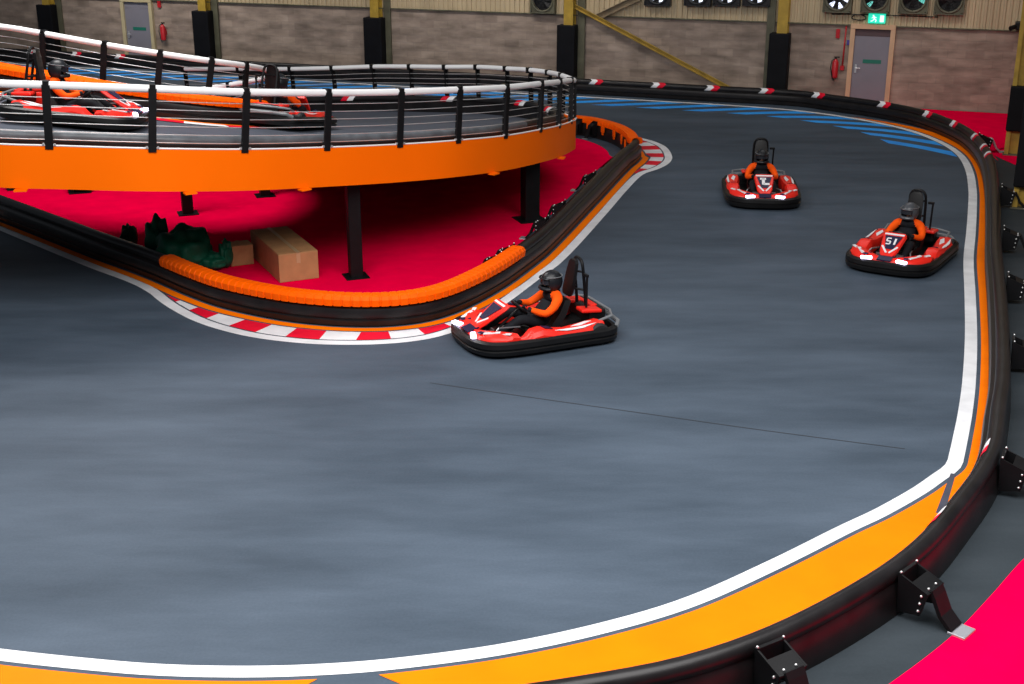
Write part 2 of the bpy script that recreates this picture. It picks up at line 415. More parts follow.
# dark gap across the band at the corner
for (p0, p1, wd) in ((G(953.2, 474), G(940, 514), .05),):
    t_ = (p1-p0).normalized(); n_ = Vector((t_.y, -t_.x, 0))
    mm = MB(); mm.add([p0-n_*wd/2+Vector((0, 0, .0055)), p0+n_*wd/2+Vector((0, 0, .0055)), p1+n_*wd*.8+Vector((0, 0, .0055)), p1-n_*wd*.8+Vector((0, 0, .0055))], [(0, 1, 2, 3)]); mm.build('band_gap', M['gapgrey'], floor)
# kerbs: blocks between white line and orange line
def kerb(u0, u1, nblk, first):
    a = IW.near(u0); b = IW.near(u1)
    for i in range(nblk):
        d0 = a+(b-a)*i/nblk; d1 = a+(b-a)*(i+1)/nblk
        L = []; R = []
        for d in IW.sample(d0, d1, .08):
            p = IW.at(d); q = ISL.at(ISL.near(p)); v = q-p; ln = v.length; vn = v.normalized()
            L.append(p+vn*min(.11, ln)+Vector((0, 0, .0045))); R.append(p+vn*max(.11, ln-.20)+Vector((0, 0, .0045)))
        mm = MB(); mm.strip(L, R)
        mm.build('kerb_block', M['line'] if (i+first) % 2 else M['redpaint'], floor)
kerb(G(158, 295), G(520, 289), 15, 0)
kerb(G(641, 173.5), G(640, 139), 9, 0)
# blue slanted stripes along the far outer line
w = Path(OW.p)
s0 = OW.near(G(-60, 82)); s1 = OW.near(G(962, 158)); d = s0
while d < s1:
    mm = MB(); L = []; R = []
    for i in range(7):
        f = i/6; sft = -1.7*f
        pa = OW.off(.10+1.15*f, max(0, d+sft), .004); pb = OW.off(.10+1.15*f, max(0, d+sft+.62), .004)
        L.append(pa); R.append(pb)
    mm.strip(L, R); mm.build('blue_stripe', M['blue'], floor); d += 1.25
# seam
sp = Path(smooth([G(430, 383), G(520, 396), G(640, 413), G(760, 430), G(905, 449)], 6))
m = MB(); m.strip(*line(sp, 0, sp.L, .012, .003)); m.build('floor_seam', M['seam'], floor)

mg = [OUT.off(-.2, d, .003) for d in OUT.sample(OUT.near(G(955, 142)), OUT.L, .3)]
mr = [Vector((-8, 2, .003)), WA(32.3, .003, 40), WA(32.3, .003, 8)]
m = MB(); m.add(mg+mr, [tuple(range(len(mg)+3))]); m.build('margin_floor', M['margin'], floor)  # floor outside the outer barrier, darker than the track
# carpets
poly = [ISL.off(-.62, d) for d in ISL.sample(0, ISL.L, .25)]
m = MB(); top = [p+Vector((0, 0, .008)) for p in poly]
m.add(top, [tuple(range(len(top)))])
o = m.build('carpet', M['carpet']); tag(o, 'red carpet covering the floor inside the track loop, under the raised ramp', 'carpet')
# far right carpet
pp = [OUT.off(-.5, d, .008) for d in OUT.sample(OUT.near(G(800, 107)), OUT.near(G(975, 160)), .3)]
m = MB(); a, h = W(870, 103); far = [G(988, 153)+Vector((0, 0, .008)), G(1019, 167)+Vector((0, 0, .008)), WA(32.3, .008, (G(1019, 167)-W0).dot(wn)+.4), WA(32.3, .008, .05), WA(23.5, .008, .05)]
pts = pp+far
m.add(pts, [tuple(range(len(pts)))])
o = m.build('carpet', M['carpet']); tag(o, 'red carpet beyond the far right bend, reaching the blockwork wall', 'carpet')
arcp = [G(u, v, .0) for u, v in ((1150, 470), (1085, 505), (1024, 559), (990, 597), (950, 638), (890, 684), (820, 730), (700, 780))]
c = Path(smooth(arcp, 6)); pts = [p+Vector((0, 0, .008)) for p in c.p]+[G(1000, 900)+Vector((0, 0, .008)), Vector((8, 4.5, .008)), Vector((9, 10, .008))]
m = MB(); m.add(pts, [tuple(range(len(pts)))])
o = m.build('carpet', M['carpet']); tag(o, 'red carpet with a curved edge outside the near right bend of the barrier', 'carpet')

# ================================================================== BARRIERS
def barrier_marks(parent, path, sign, marks, flip, A1=62):
    for p in marks:
        mm = MB(); chevron(mm, path, path.near(p)-.3, sign, flip, A1=A1); tag(mm.build('arrow_marker', [M['kwhite'], M['redpaint']], parent), 'red and white arrow sleeve')
outb = empty('track_barrier', OUT.at(OUT.L*.5), 'long black tubular barrier with arrow sleeves round the outside of the track', 'barrier')
m = MB(); sweep(m, OUT, PROF, 0, OUT.L, -1, .2); m.build('barrier_rail', M['barrier'], outb)
mk = [(35, 51), (78, 53.5), (123, 55.5), (594, 82), (656.5, 86), (709, 90), (765.5, 94), (808.6, 98), (870, 106.6), (913, 115.5), (945.5, 125), (971, 137), (979, 148), (984, 157)]
barrier_marks(outb, OUT, -1, [G(u, v, .36) for u, v in mk], 1)
for u, v in ((983, 450), (940, 519)):
    p = G(u, v, .41); p.z = 0; barrier_marks(outb, OUT, -1, [p], 1, 118)
for u, v in ((985, 205), (985, 250), (986, 300), (989, 366)):
    bracket(OUT, OUT.near(G(u, v)), -1, outb)
bracket(OUT, OUT.near(G(966, 152)), -1, outb, 1.001, True)
for u, v in ((986, 447), (897, 562), (762, 638), (560, 690)):
    p = G(u, v, .41); p.z = 0; bracket(OUT, OUT.near(p), -1, outb)

islb = empty('track_barrier', ISL.at(ISL.near(G(364, 327))), 'black barrier with ribbed orange caps round the red carpet inside the track', 'barrier')
m = MB(); sweep(m, ISL, PROF, 0, ISL.L, -1, .2); m.build('barrier_rail', M['barrier'], islb)
def cap(path, a, b, sign, parent, tabs=False, dz=0):
    mm = MB(); rings = []; per = .13; n = int((b-a)/per)
    for i in range(n):
        for f, k in ((0, 0.), (.06, 1), (.80, 1), (.86, 0.)):
            d = a+(i+f)*per; g = -.02 if k == 0 else 0
            cxm = .115; czm = .37
            rings.append([path.off(sign*(cxm+(q[0]-cxm)*(1+g*5)), d, czm+(q[1]-czm)*(1+g*3)+dz) for q in CAPP])
    mm.loft(rings, 0, True, True, False)
    if tabs:
        d = a+.4
        while d < b:
            t = path.tan(d); nn = path.nor(d)*sign; z = Vector((0, 0, 1))
            p = path.at(d)+nn*.275+z*(.26+dz); mm.box(p, (.11, .03, .14), (t, nn, z)); mm.box(p-z*.09, (.05, .03, .08), (t, nn, z)); d += .62
    return mm.build('orange_cap', M['cap'], parent)
cap(ISL, ISL.near(G(161, 284.5)), ISL.near(G(527, 272)), -1, islb)
cap(ISL, ISL.near(G(641.5, 157)), ISL.L-3, -1, islb, True)
for u, v in ((596, 175), (564, 205), (539, 225), (513, 251), (503, 261)):
    bracket(ISL, ISL.near(G(u, v, .3)), -1, islb, .8)
s = ISL.near(G(634, 140)); 
for k in range(1, 5): bracket(ISL, s+k*.62, -1, islb, .6)

# ================================================================== RAISED RAMP
P = .765; DS = .22; FH = .565
near_k = [(0, 143.5, 16.6), (50, 145, 16.7), (152, 148, 16.9), (243, 149, 17.6), (325, 147, 18.5), (398, 144, 19.3), (456, 140, 20.0), (503, 135.5, 21.0), (538, 129.5, 22.1), (557, 125.5, 23.2), (569, 121.5, 24.5)]
O = [PD(*k) for k in near_k]
left = O[0]
O = [left+Vector((-8, -.5, .62)), left+Vector((-2.7, -.1, .24))]+O
far_k = [(573.5, 80, 25.7), (562, 75.6, 26.4), (549, 72.5, 27.3), (530, 70, 27.8), (507, 68.6, 28.3), (477.5, 67, 28.8), (446, 67, 29.1), (411, 66.6, 29.5), (374, 66.6, 29.9), (334, 68, 30.2), (292, 69, 30.6), (240, 69, 31.3), (185, 69, 32.0)]
for k in far_k: p = PD(*k); p.z -= P; O.append(p)
inn_k = [(0, 26.5, 21.8), (40, 33, 21.5), (99, 43.7, 21.3), (153, 52.5, 21.3), (202, 59.8, 21.5), (239, 64.8, 22.1), (263, 69, 23.0), (272, 74, 23.9), (262, 79, 24.8), (235, 84, 25.5), (180, 93, 25.9), (130, 103, 26.1), (60, 117, 26.3)]
I = []
for k in inn_k: p = PD(*k); p.z -= P; I.append(p)
I = [I[0]+Vector((-6, .6, .5)), I[0]+Vector((-2.5, .2, .22))]+I
NS = 6
Od = smooth(O, NS); Id = smooth(I, NS)
OP = Path(Od); IP = Path(Id)
# matched parameters (outer key index, inner key index)
pair = [(0, 0), (2, 2), (4, 5), (6, 6), (8, 7.3), (10, 8), (12, 8.7), (14, 9), (17, 9.5), (20, 10.2), (22, 11), (24, 12.2), (25, 13.5)]
def key(Pd, k): 
    x = k*NS; i = min(int(x), len(Pd)-2); return Pd[i].lerp(Pd[i+1], x-i)
rows = []
for (a0, b0), (a1, b1) in zip(pair, pair[1:]):
    n = int((a1-a0)*4)
    for i in range(n): f = i/n; rows.append((a0+(a1-a0)*f, b0+(b1-b0)*f))
rows.append(pair[-1])
ramp = empty('raised_ramp', Vector((O[7].x, O[7].y+1.5, 0)), 'curved raised kart ramp with a smooth orange side panel on black columns', 'ramp')
deck = MB(); und = MB()
Lq = [key(Od, a)-Vector((0, 0, DS)) for a, b in rows]; Rq = [key(Id, b)-Vector((0, 0, DS)) for a, b in rows]
NC = 6
grid = [[l.lerp(r, k/NC) for k in range(NC+1)] for l, r in zip(Lq, Rq)]
vs = [p for row in grid for p in row]; n = NC+1
deck.add(vs, [(i*n+k, i*n+k+1, (i+1)*n+k+1, (i+1)*n+k) for i in range(len(rows)-1) for k in range(NC)], 0, True)
und_v = [Vector((p.x, p.y, max(.02, p.z-.12))) for p in vs]
deck.add(und_v, [(i*n+k, (i+1)*n+k, (i+1)*n+k+1, i*n+k+1) for i in range(len(rows)-1) for k in range(NC)], 1, True)
deck.build('deck', [M['deck'], M['darkdeck']], ramp)
# fascia
m = MB(); ds = OP.sample(0, OP.L, .18); rings = []
for d in ds:
    p = OP.at(d); nn = OP.nor(d)
    zb = max(.0, p.z-FH); q = lambda o, z: Vector((p.x+nn.x*o, p.y+nn.y*o, z))
    rings.append([q(.05, zb), q(.05, p.z-.01), q(.03, p.z), q(-.02, p.z), q(-.02, zb)])
m.loft(rings, 0, True, True, True)
for u, v in ((18, 187), (195, 189), (305, 184), (483, 174), (548, 163)):
    d = OP.near(PD(u, v, np.interp(u, [0, 150, 330, 480, 548], [16.6, 16.9, 18.5, 20.9, 23.4]))); p = OP.at(d); t = OP.tan(d); nn = OP.nor(d)
    m.box(Vector((p.x, p.y, max(.02, p.z-FH-.012)))+nn*.09, (.16, .12, .02), (t, nn, Vector((0, 0, 1))))
m.build('side_panel', M['orange'], ramp, angle=50)
m = MB(); m.tube([OP.off(.045, d, .004) for d in ds], .012, 6); m.build('lip_highlight', M['white'], ramp)  # white edge tube, a painted highlight along the panel top
m = MB(); rings = []
for d in IP.sample(0, IP.L, .2):
    p = IP.at(d); nn = IP.nor(d); zb = max(.02, p.z-FH+.1); q = lambda o, z: Vector((p.x+nn.x*o, p.y+nn.y*o, z))
    rings.append([q(.02, zb), q(.02, p.z-.02), q(-.05, p.z-.02), q(-.05, zb)])
m.loft(rings, 0, True, True, True); m.build('inner_side_panel', M['blackmetal'], ramp)
from mathutils.bvhtree import BVHTree
bvh = BVHTree.FromPolygons([tuple(v) for v in vs], [(i*n+k, i*n+k+1, (i+1)*n+k+1, (i+1)*n+k) for i in range(len(rows)-1) for k in range(NC)])
def on_deck(p, dz=0):
    h_ = bvh.ray_cast(Vector((p.x, p.y, 8)), Vector((0, 0, -1)))[0]
    return Vector((p.x, p.y, (h_.z if h_ is not None else p.z)+dz))
# columns
def deck_z(p):
    best = min(vs, key=lambda q: (q.x-p.x)**2+(q.y-p.y)**2); return best.z
for (u, v, w) in ((356, 277, .24), (530, 220, .34), (188, 214, .24), (265, 196, .24), (80, 192, .28), (17, 189, .24)):
    p = G(u, v); zt = deck_z(p)-.13
    m = MB(); ax = (Vector((.94, .34, 0)), Vector((-.34, .94, 0)), Vector((0, 0, 1)))
    m.box(p+Vector((0, 0, zt/2)), (w*.8, w*.8, zt), ax, bev=.012)
    m.box(p+Vector((0, 0, .012)), (w*1.5, w*1.5, .024), ax)
    m.box(p+Vector((0, 0, zt-.06)), (w*1.7, w*1.2, .12), ax)
    m.build('support_column', M['blackmetal'], ramp)

# fences
def fence(path, posts, name, label, side, nw=6, lean=0):
    t = empty(name, path.at(path.L*.35), label, 'fence')
    m = MB(); m.tube([path.off(0, d, P) for d in path.sample(0, path.L, .15)], .05, 12); tag(m.build('top_rail', M['white'], t), 'white tubular top rail')
    for i in range(nw):
        h = .03+(P-.12)*(i+.4)/nw
        m = MB(); m.tube([path.off(0, d, h) for d in path.sample(0, path.L, .3)], .006, 5); m.build('wire', M['wire'], t)
    for s in posts:
        m = MB(); tt = path.tan(s); nn = path.nor(s)*side; z = Vector((0, 0, 1)); p = path.at(s)
        t3 = (path.at(min(path.L, s+.2))-path.at(max(0, s-.2))).normalized(); z = (z-t3*z.dot(t3)).normalized(); tt = nn.cross(z)
        m.box(p+nn*.05+z*(P/2-.02), (.10, .03, P+.05), (tt, nn, z)); m.box(p+nn*.015+z*(P/2-.05), (.02, .07, P-.08), (tt, nn, z)); m.box(p+z*(P-.005), (.075, .125, .12), (tt, nn, z))
        pt = m.build('post', M['blackmetal'], t)
        for k in (-.07, .07):
            b = MB(); b.box(p+nn*.06+tt*k+z*.02, (.025, .03, .025), (tt, nn, z)); b.build('clip', M['bolt'], pt)
    return t
ks = [OP.near(O[i]) for i in range(1, len(O)) if i not in (2,)]
fence(OP, ks+[OP.near(O[0])+.3+2.6*0], 'ramp_fence', 'black post and wire fence with white rail along the outer edge of the raised ramp', 1)
fence(IP, [IP.near(I[i]) for i in range(0, len(I)) if i != 2], 'ramp_fence', 'white railed wire fence round the inner edge of the ramp hairpin', 1)

# barriers on the ramp: outer one just inside the fence, inner one with orange cap
OB = Path([on_deck(OP.off(-.14, d, -DS)) for d in OP.sample(0, OP.L, .2)])
o1 = empty('ramp_barrier', OB.at(OB.L*.4), 'low black barrier with a top tube in lit grey just inside the outer ramp fence', 'barrier')
m = MB(); sweep(m, OB, [(0, 0), (0, .24), (.26, .24), (.26, 0)], 0, OB.L, -1, .25); m.build('barrier_rail', M['barrier'], o1)
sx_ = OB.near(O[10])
m = MB(); m.tube([OB.off(-.12, d, .285) for d in OB.sample(0, sx_, .2)], .075, 14); m.build('top_tube', M['barrier_lit'], o1)  # near tube greyed: light on its top is painted in
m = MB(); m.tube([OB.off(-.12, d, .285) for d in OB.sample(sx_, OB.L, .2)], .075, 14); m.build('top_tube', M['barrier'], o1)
# arrow sleeves on the inside of the bend, seen through the fence
for (u, v, d0) in ((345, 98, 29.7), (448, 100, 28.8), (510, 105, 27.6), (541, 110, 26.4)):
    dd = OB.near(PD(u, v, d0)); mm = MB()
    for mi, (u0, u1) in enumerate(((0, .15), (.15, .3))):
        v_ = []; f_ = []; n = 10
        for i in range(n+1):
            a = math.radians(-60+260*i/n); k = (1-abs(i/n*2-1))*.12
            for uu in (u0, u1):
                s_ = dd-(uu+k)+.2; v_.append(OB.off(-.12-.08*math.cos(PI-a), s_, .285+.08*math.sin(a)))
        for i in range(n): f_.append((2*i, 2*i+1, 2*i+3, 2*i+2))
        mm.add(v_, f_, mi, True)
    tag(mm.build('arrow_marker', [M['redpaint'], M['kwhite']], o1), 'red and white arrow sleeve')
IBp = [on_deck(IP.off(.55, d, -DS)) for d in IP.sample(0, IP.L, .2)]
IB = Path(IBp)
o2 = empty('ramp_barrier', IB.at(IB.L*.4), 'black barrier with ribbed orange cap round the inside of the raised hairpin', 'barrier')
m = MB(); sweep(m, IB, PROF, 0, IB.L, -1, .2); m.build('barrier_rail', M['barrier'], o2)
cap(IB, 0, IB.L-1, -1, o2)
def dline(path, a, b, w, o):
    A, B = line(path, a, b, w, 0, .1, o); return [on_deck(p, .012) for p in A], [on_deck(p, .012) for p in B]
m = MB(); m.strip(*dline(IB, 0, IB.L, .1, .09)); m.build('orange_line', M['orange_floor'], ramp)
dk = IB.near(I[7])
d = .5; i = 0
while d < IB.L-1:
    m = MB(); m.strip(*dline(IB, d, d+.6, .22, .27)); m.build('kerb_block', M['line'] if i % 2 else M['redpaint'], ramp); d += .6; i += 1

# ================================================================== BACK WALL
def wallobj(mb, name, mats, **k): return mb.build(name, mats, loc=W0.copy(), rot=WP, **k)
AX = (we, wn, Vector((0, 0, 1)))
HB = 2.1155; A_MIN, A_MAX = -8, 33.2
m = MB()
m.box(WA((A_MIN+A_MAX)/2, HB/2, -.15), (A_MAX-A_MIN, .3, HB), AX)
wb = wallobj(m, 'wall_back', M['block']); tag(wb, 'grey brown blockwork lower wall at the far end of the hall', 'wall', kind='structure')
m = MB(); a = A_MIN; L0 = []; pit = .15
while a < A_MAX:
    for f, o in ((0, 0.), (.1, .035), (.45, .035), (.55, 0.)): L0.append((a+f*pit, o))
    a += pit
m.strip([WA(x, HB, o) for x, o in L0], [WA(x, 7.5, o) for x, o in L0])
m.box(WA((A_MIN+A_MAX)/2, (HB+7.5)/2, -.12), (A_MAX-A_MIN, .2, 7.5-HB), AX)
cl = wallobj(m, 'trim_1', M['clad'], angle=20); tag(cl, 'beige corrugated cladding above the blockwork wall', 'cladding', kind='structure')
m = MB(); m.box(WA((A_MIN+A_MAX)/2, HB-.01, .03), (A_MAX-A_MIN, .08, .03), AX)
tag(wallobj(m, 'trim_2', M['greysteel']), 'dark flashing strip along the top of the blockwork wall', 'trim', kind='structure')
# right wall (perpendicular)
RA = 32.4
m = MB(); m.box(WA(RA+.15, 1.06, 9), (.3, 18, 2.12), AX)
wr = m.build('wall_right', M['block'], loc=WA(RA, 0, 0), rot=WP-PI/2); tag(wr, 'blockwork side wall behind the right hand steel columns', 'wall', kind='structure')
m = MB(); m.box(WA(RA+.12, 4.8, 9), (.2, 18, 5.4), AX)
tag(m.build('trim_3', M['clad']), 'beige cladding above the right side wall', 'cladding', kind='structure')

# columns on the back wall
names = ['ochre steel column with black pad behind the top of the ramp fence, farthest left', 'ochre steel column with black pad between left grey door and ramp hairpin', 'ochre steel column with black pad behind the far rail of the ramp', 'ochre steel column with black pad at the top of the diagonal brace', 'ochre steel column with black pad between the diagonal brace and right door']
for k in range(5):
    a = 6.0375*k+(.1 if k > 2 else .02); t = empty('steel_column', WA(a, 0, .2), names[k], 'column', 'pad wrapped columns on the back wall', rz=WP)
    m = MB(); m.box(WA(a+.05, 3.7, .30), (.28, .03, 7.4), AX); m.box(WA(a+.05, 3.7, .04), (.28, .03, 7.4), AX); m.box(WA(a+.05, 3.7, .17), (.02, .25, 7.4), AX)
    m.build('shaft', M['yellow'], t)
    m = MB(); m.box(WA(a+(.36 if k < 4 else -.30), 3.7, .06), (.22, .06, 7.4), AX); m.build('side_channel', M['greysteel'], t)
    m = MB(); m.box(WA(a, 1.03, .22), (.60 if k < 3 else .54, .36, 1.64), AX, bev=.03); m.build('pad', M['pad'], t)
    m = MB(); m.box(WA(a+.05, .02, .17), (.45, .4, .04), AX); m.build('base_plate', M['greysteel'], t)
# right side columns
for (u, v, lab, z0, z1, w) in ((1013, 155, 'ochre steel column with black pad beside the far right carpet', .55, 1.52, .40), (1023, 208, 'ochre steel column with low black pad at the right edge, nearest the camera', .42, 1.95, .40)):
    p = G(u, v); t = empty('steel_column', p, lab, 'column', 'columns along the right side', rz=WP)
    m = MB()
    for s_ in (-1, 1):
        m.box(p+we*(.15*s_)+Vector((0, 0, 3.4)), (.09, .2, 6.8), AX)
    m.box(p+Vector((0, 0, 3.4)), (.30, .02, 6.8), AX)
    m.build('shaft', M['yellow'], t)
    m = MB(); m.box(p+Vector((0, 0, (z0+z1)/2))+wn*.05-we*.02, (w, .34, z1-z0), AX, bev=.03); m.build('pad', M['pad'], t)
    m = MB(); m.box(p+Vector((0, 0, .015)), (.45, .3, .03), AX); m.build('base_plate', M['greysteel'], t)
# diagonal braces
def brace(u0, v0, u1, v1, off, mt, lab, w=.13):
    a0, h0 = W(u0, v0, off); a1, h1 = W(u1, v1, off); p, q = WA(a0, h0, off), WA(a1, h1, off)
    t = (q-p); L = t.length; t.normalize(); n = wn; b = t.cross(n)
    m = MB(); m.box((p+q)/2, (L, .02, w), (t, n, b)); m.box((p+q)/2+b*(w/2)+n*.04, (L, .08, .015), (t, n, b)); m.box((p+q)/2-b*(w/2)+n*.04, (L, .08, .015), (t, n, b))
    o = m.build('diagonal_brace', M[mt]); tag(o, lab, 'brace'); return o
brace(575, 6, 733, 90, .16, 'yellow', 'long ochre steel brace running diagonally across the blockwork wall', .10)
brace(598, 17, 640, -3, .10, 'brownsteel', 'brown steel brace slanting up the beige cladding beside the diagonal brace', .16)

# doors
def door(name, u0, u1, v, lab, frm, hinge=1, glass=False, push=True):
    a0 = W(u0, v)[0]; a1 = W(u1, v)[0]; a = (a0+a1)/2; w = a1-a0
    t = empty(name, WA(a, 0, .0), lab, 'door', rz=WP, kind='structure')
    m = MB(); fw = .12; hh = HB+.0
    m.box(WA(a0+fw/2, hh/2, .05), (fw, .12, hh), AX); m.box(WA(a1-fw/2, hh/2, .05), (fw, .12, hh), AX); m.box(WA(a, hh-fw/2+.03, .055), (w, .13, fw), AX)
    m.build('door_frame', M[frm], t)
    m = MB(); m.box(WA(a, .93, .03), (w-2*fw-.01, .05, 1.80), AX); lf = m.build('door_leaf', M['door'], t)
    m = MB(); m.box(WA(a, 1.92, .025), (w-2*fw, .04, .17), AX); m.build('top_panel', M['lintel'] if frm == 'frame' else M['door'], t)
    m = MB(); hx = a0+fw+.09; m.box(WA(hx, .98, .065), (.05, .02, .22), AX); m.tube([WA(hx, 1.0, .07), WA(hx, 1.0, .12), WA(hx+.12, 1.0, .12)], .012, 8); m.build('handle', M['bolt'], lf)
    m = MB(); m.box(WA(a+.04, 1.18, .058), ((w-.24)*.52, .01, .10), AX); m.build('door_sign', M['green'], lf)
    return t
door('door_1', 851, 896, 30, 'grey fire door in a tan frame on the right of the back wall', 'frame')
door('door_2', 122.5, 153.5, 10, 'narrow grey door in a cream frame at the left of the back wall', 'frame2')
# exit sign above right door
a, h = W(877, 18.5, .08); t = empty('exit_sign', WA(a, h-.12, .1), 'lit green emergency exit sign above the right grey door', 'sign', rz=WP)
m = MB(); m.box(WA(a, h, .085), (.44, .07, .25), AX, bev=.01); m.build('light_box', M['exit'], t)
m = MB()
sx = a-.06
m.box(WA(sx-.03, h+.075, .125), (.035, .008, .035), AX)
def bar(x0, z0, x1, z1, w_):
    p, q = WA(sx+x0, h+z0, .125), WA(sx+x1, h+z1, .125); tt = q-p; L = tt.length; tt.normalize(); m.box((p+q)/2, (L, .008, w_), (tt, wn, tt.cross(wn)))
bar(-.02, .055, .0, -.01, .035); bar(.0, -.01, .05, -.04, .022); bar(.05, -.04, .03, -.09, .02); bar(.0, -.01, -.05, -.06, .022); bar(-.05, -.06, -.09, -.07, .02); bar(-.02, .045, .05, .02, .018); bar(-.02, .045, -.07, .01, .018)
m.box(WA(a+.13, h, .125), (.10, .008, .17), AX)
m.build('pictogram', M['exitw'], t)

def extinguisher(u, v, lab):
    a, h = W(u, v, .12); t = empty('fire_extinguisher', WA(a, h-.27, .12), lab, 'fire extinguisher', 'wall extinguishers', rz=WP)
    m = MB(); m.tube([WA(a, h-.26, .12), WA(a, h-.24, .12), WA(a, h+.15, .12), WA(a, h+.2, .12), WA(a, h+.24, .12)], [.07, .085, .085, .06, .03], 16); m.build('cylinder', M['extred'], t)
    m = MB(); m.cyl(WA(a, h+.23, .12), WA(a, h+.29, .12), .025); m.box(WA(a+.03, h+.29, .13), (.14, .03, .03), AX); m.build('valve', M['blackmetal'], t)
    m = MB(); m.tube([WA(a, h+.26, .15), WA(a-.09, h+.2, .17), WA(a-.11, h, .18), WA(a-.04, h-.25, .19), WA(a, h-.32, .19)], [.012, .012, .012, .016, .03], 8); m.build('hose', M['black'], t)
    m = MB(); m.box(WA(a, h, .02), (.12, .04, .2), AX); m.build('wall_bracket', M['extred'], t)
extinguisher(835, 68, 'red fire extinguisher on the wall left of the right grey door')
extinguisher(163, 32, 'red fire extinguisher on the wall right of the left cream framed door')
def plate(u, v, w_, h_, mt, name, lab, cat, grp=None):
    a, h = W(u, v, .01); m = MB(); m.box(WA(a, h, .03), (w_, .05, h_), AX, bev=.008); m.box(WA(a, h+h_*.2, .058), (w_*.6, .01, h_*.25), AX)
    o = m.build(name, M[mt]); tag(o, lab, cat, grp); return o
plate(838, 33.5, .10, .24, 'extred', 'alarm_call_point', 'small red alarm box high on the wall above the right extinguisher', 'alarm')
plate(159.5, 4, .12, .22, 'extred', 'alarm_call_point', 'small red alarm box beside the top of the left door', 'alarm')
plate(849.5, 42.5, .13, .13, 'blueplate', 'wall_sign', 'tiny blue sign on the frame side of the right grey door', 'sign')
a0, h0 = W(846.5, 25, .03); m = MB(); m.tube([WA(a0, HB, .03), WA(a0-.02, 1.0, .03)], .02, 8); m.box(WA(a0-.02, .98, .05), (.1, .08, .12), AX)
tag(m.build('alarm_conduit', M['extred']), 'thin red conduit running down the wall beside the right door frame', 'pipe')

# fans
def fan(u, v, lab, back, grp, sec=(0, 360)):
    a, h = W(u, v, .15); t = empty('wall_fan', WA(a, h-.36, .1), lab, 'fan', grp, rz=WP)
    m = MB(); R_ = .31; m.box(WA(a, h-.355, .12), (.74, .2, .03), AX); m.box(WA(a, h+.355, .12), (.74, .2, .03), AX)
    for s_ in (-1, 1): m.box(WA(a+.355*s_, h, .12), (.03, .2, .74), AX)
    ring = [WA(a+R_*math.cos(x), h+R_*math.sin(x), .2) for x in [2*PI*i/28 for i in range(28)]]
    m.tube(ring, .035, 6, closed=True)
    rb = [WA(a+R_*1.02*math.cos(2*PI*i/28), h+R_*1.02*math.sin(2*PI*i/28), .2) for i in range(28)]
    sq = []
    for i in range(28):
        x = 2*PI*i/28; c_, s2 = math.cos(x), math.sin(x); k = .355/max(abs(c_), abs(s2)); sq.append(WA(a+c_*k, h+s2*k, .19))
    m.add(rb+sq, [(i, (i+1) % 28, 28+(i+1) % 28, 28+i) for i in range(28)])
    m.build('housing', M['fan'] if grp == 'fans above the diagonal brace' else M['greysteel'], t)
    m = MB(); disc = [WA(a+.3*math.cos(2*PI*i/28), h+.3*math.sin(2*PI*i/28), .055) for i in range(28)]; m.add(disc, [tuple(range(28))])
    m.build('back_plate', M['fan'], t)
    if back:
        m = MB(); aa = [math.radians(sec[0]+(sec[1]-sec[0])*i/20) for i in range(21)]
        m.add([WA(a+.28*math.cos(x), h+.28*math.sin(x), .062) for x in aa]+[WA(a+.12*math.cos(x), h+.12*math.sin(x), .062) for x in aa], [(i, i+1, 22+i, 21+i) for i in range(20)])
        m.build('opening', M[back], t)
    m = MB(); m.cyl(WA(a, h, .07), WA(a, h, .22), .06)
    for i in range(6):
        x = 2*PI*i/6+.3; d1 = Vector(we*math.cos(x)+Vector((0, 0, 1))*math.sin(x)); d2 = Vector(we*-math.sin(x)+Vector((0, 0, 1))*math.cos(x)); c0 = WA(a, h, .13)
        q = [c0+d1*.05-d2*.03+wn*.03, c0+d1*.05+d2*.03-wn*.03, c0+d1*.28+d2*.085-wn*.04, c0+d1*.28-d2*.06+wn*.04]
        m.loft([[p-wn*.004 for p in q], [p+wn*.004 for p in q]], 0, smooth=False)
    m.build('blades', M['fan'], t)
    m = MB()
    for rr in (.1, .17, .24): m.tube([WA(a+rr*math.cos(2*PI*i/24), h+rr*math.sin(2*PI*i/24), .235) for i in range(24)], .005, 4, closed=True)
    for i in range(4):
        x = PI*i/4; m.tube([WA(a+.3*math.cos(x), h+.3*math.sin(x), .235), WA(a-.3*math.cos(x), h-.3*math.sin(x), .235)], .006, 4)
    m.build('guard', M['fan'], t)
gL = 'fans above the diagonal brace'; gR = 'fans above the right door'
fan(543, 0, 'dim black wall fan left of the column that holds the diagonal brace', None, 'fans on the cladding')
for (u, lab) in ((658, 'first daylit wall fan right of the brown brace'), (698, 'second daylit wall fan right of the brown brace'), (727, 'third daylit wall fan right of the brown brace'), (757, 'daylit wall fan just left of the column beside the right door')):
    fan(u, -8, lab, 'daylight', gL, (195, 340))
fan(838, -2, 'brightly daylit wall fan up left of the exit sign', 'daylight', gR, (150, 380))
fan(876, -2, 'wall fan with greenish daylight directly above the exit sign', 'daylightg', gR, (183, 240))
fan(914, -1, 'wall fan with a glint of green daylight, first right of the exit sign', 'daylightg', gR, (318, 362))
fan(950, 0, 'dark unlit wall fan, second right of the exit sign', None, gR)
cab = [W(u, v, .06) for u, v in ((832, 14), (856, 14.5), (866, 17.5), (859, 20), (852, 17), (862, 14.6), (880, 15), (912, 16), (938, 17))]
m = MB(); m.tube(smooth([WA(a, h, .06) for a, h in cab], 5), .015, 6); tag(m.build('electric_cable', M['black']), 'looped black cable running along the cladding under the right fans', 'cable')
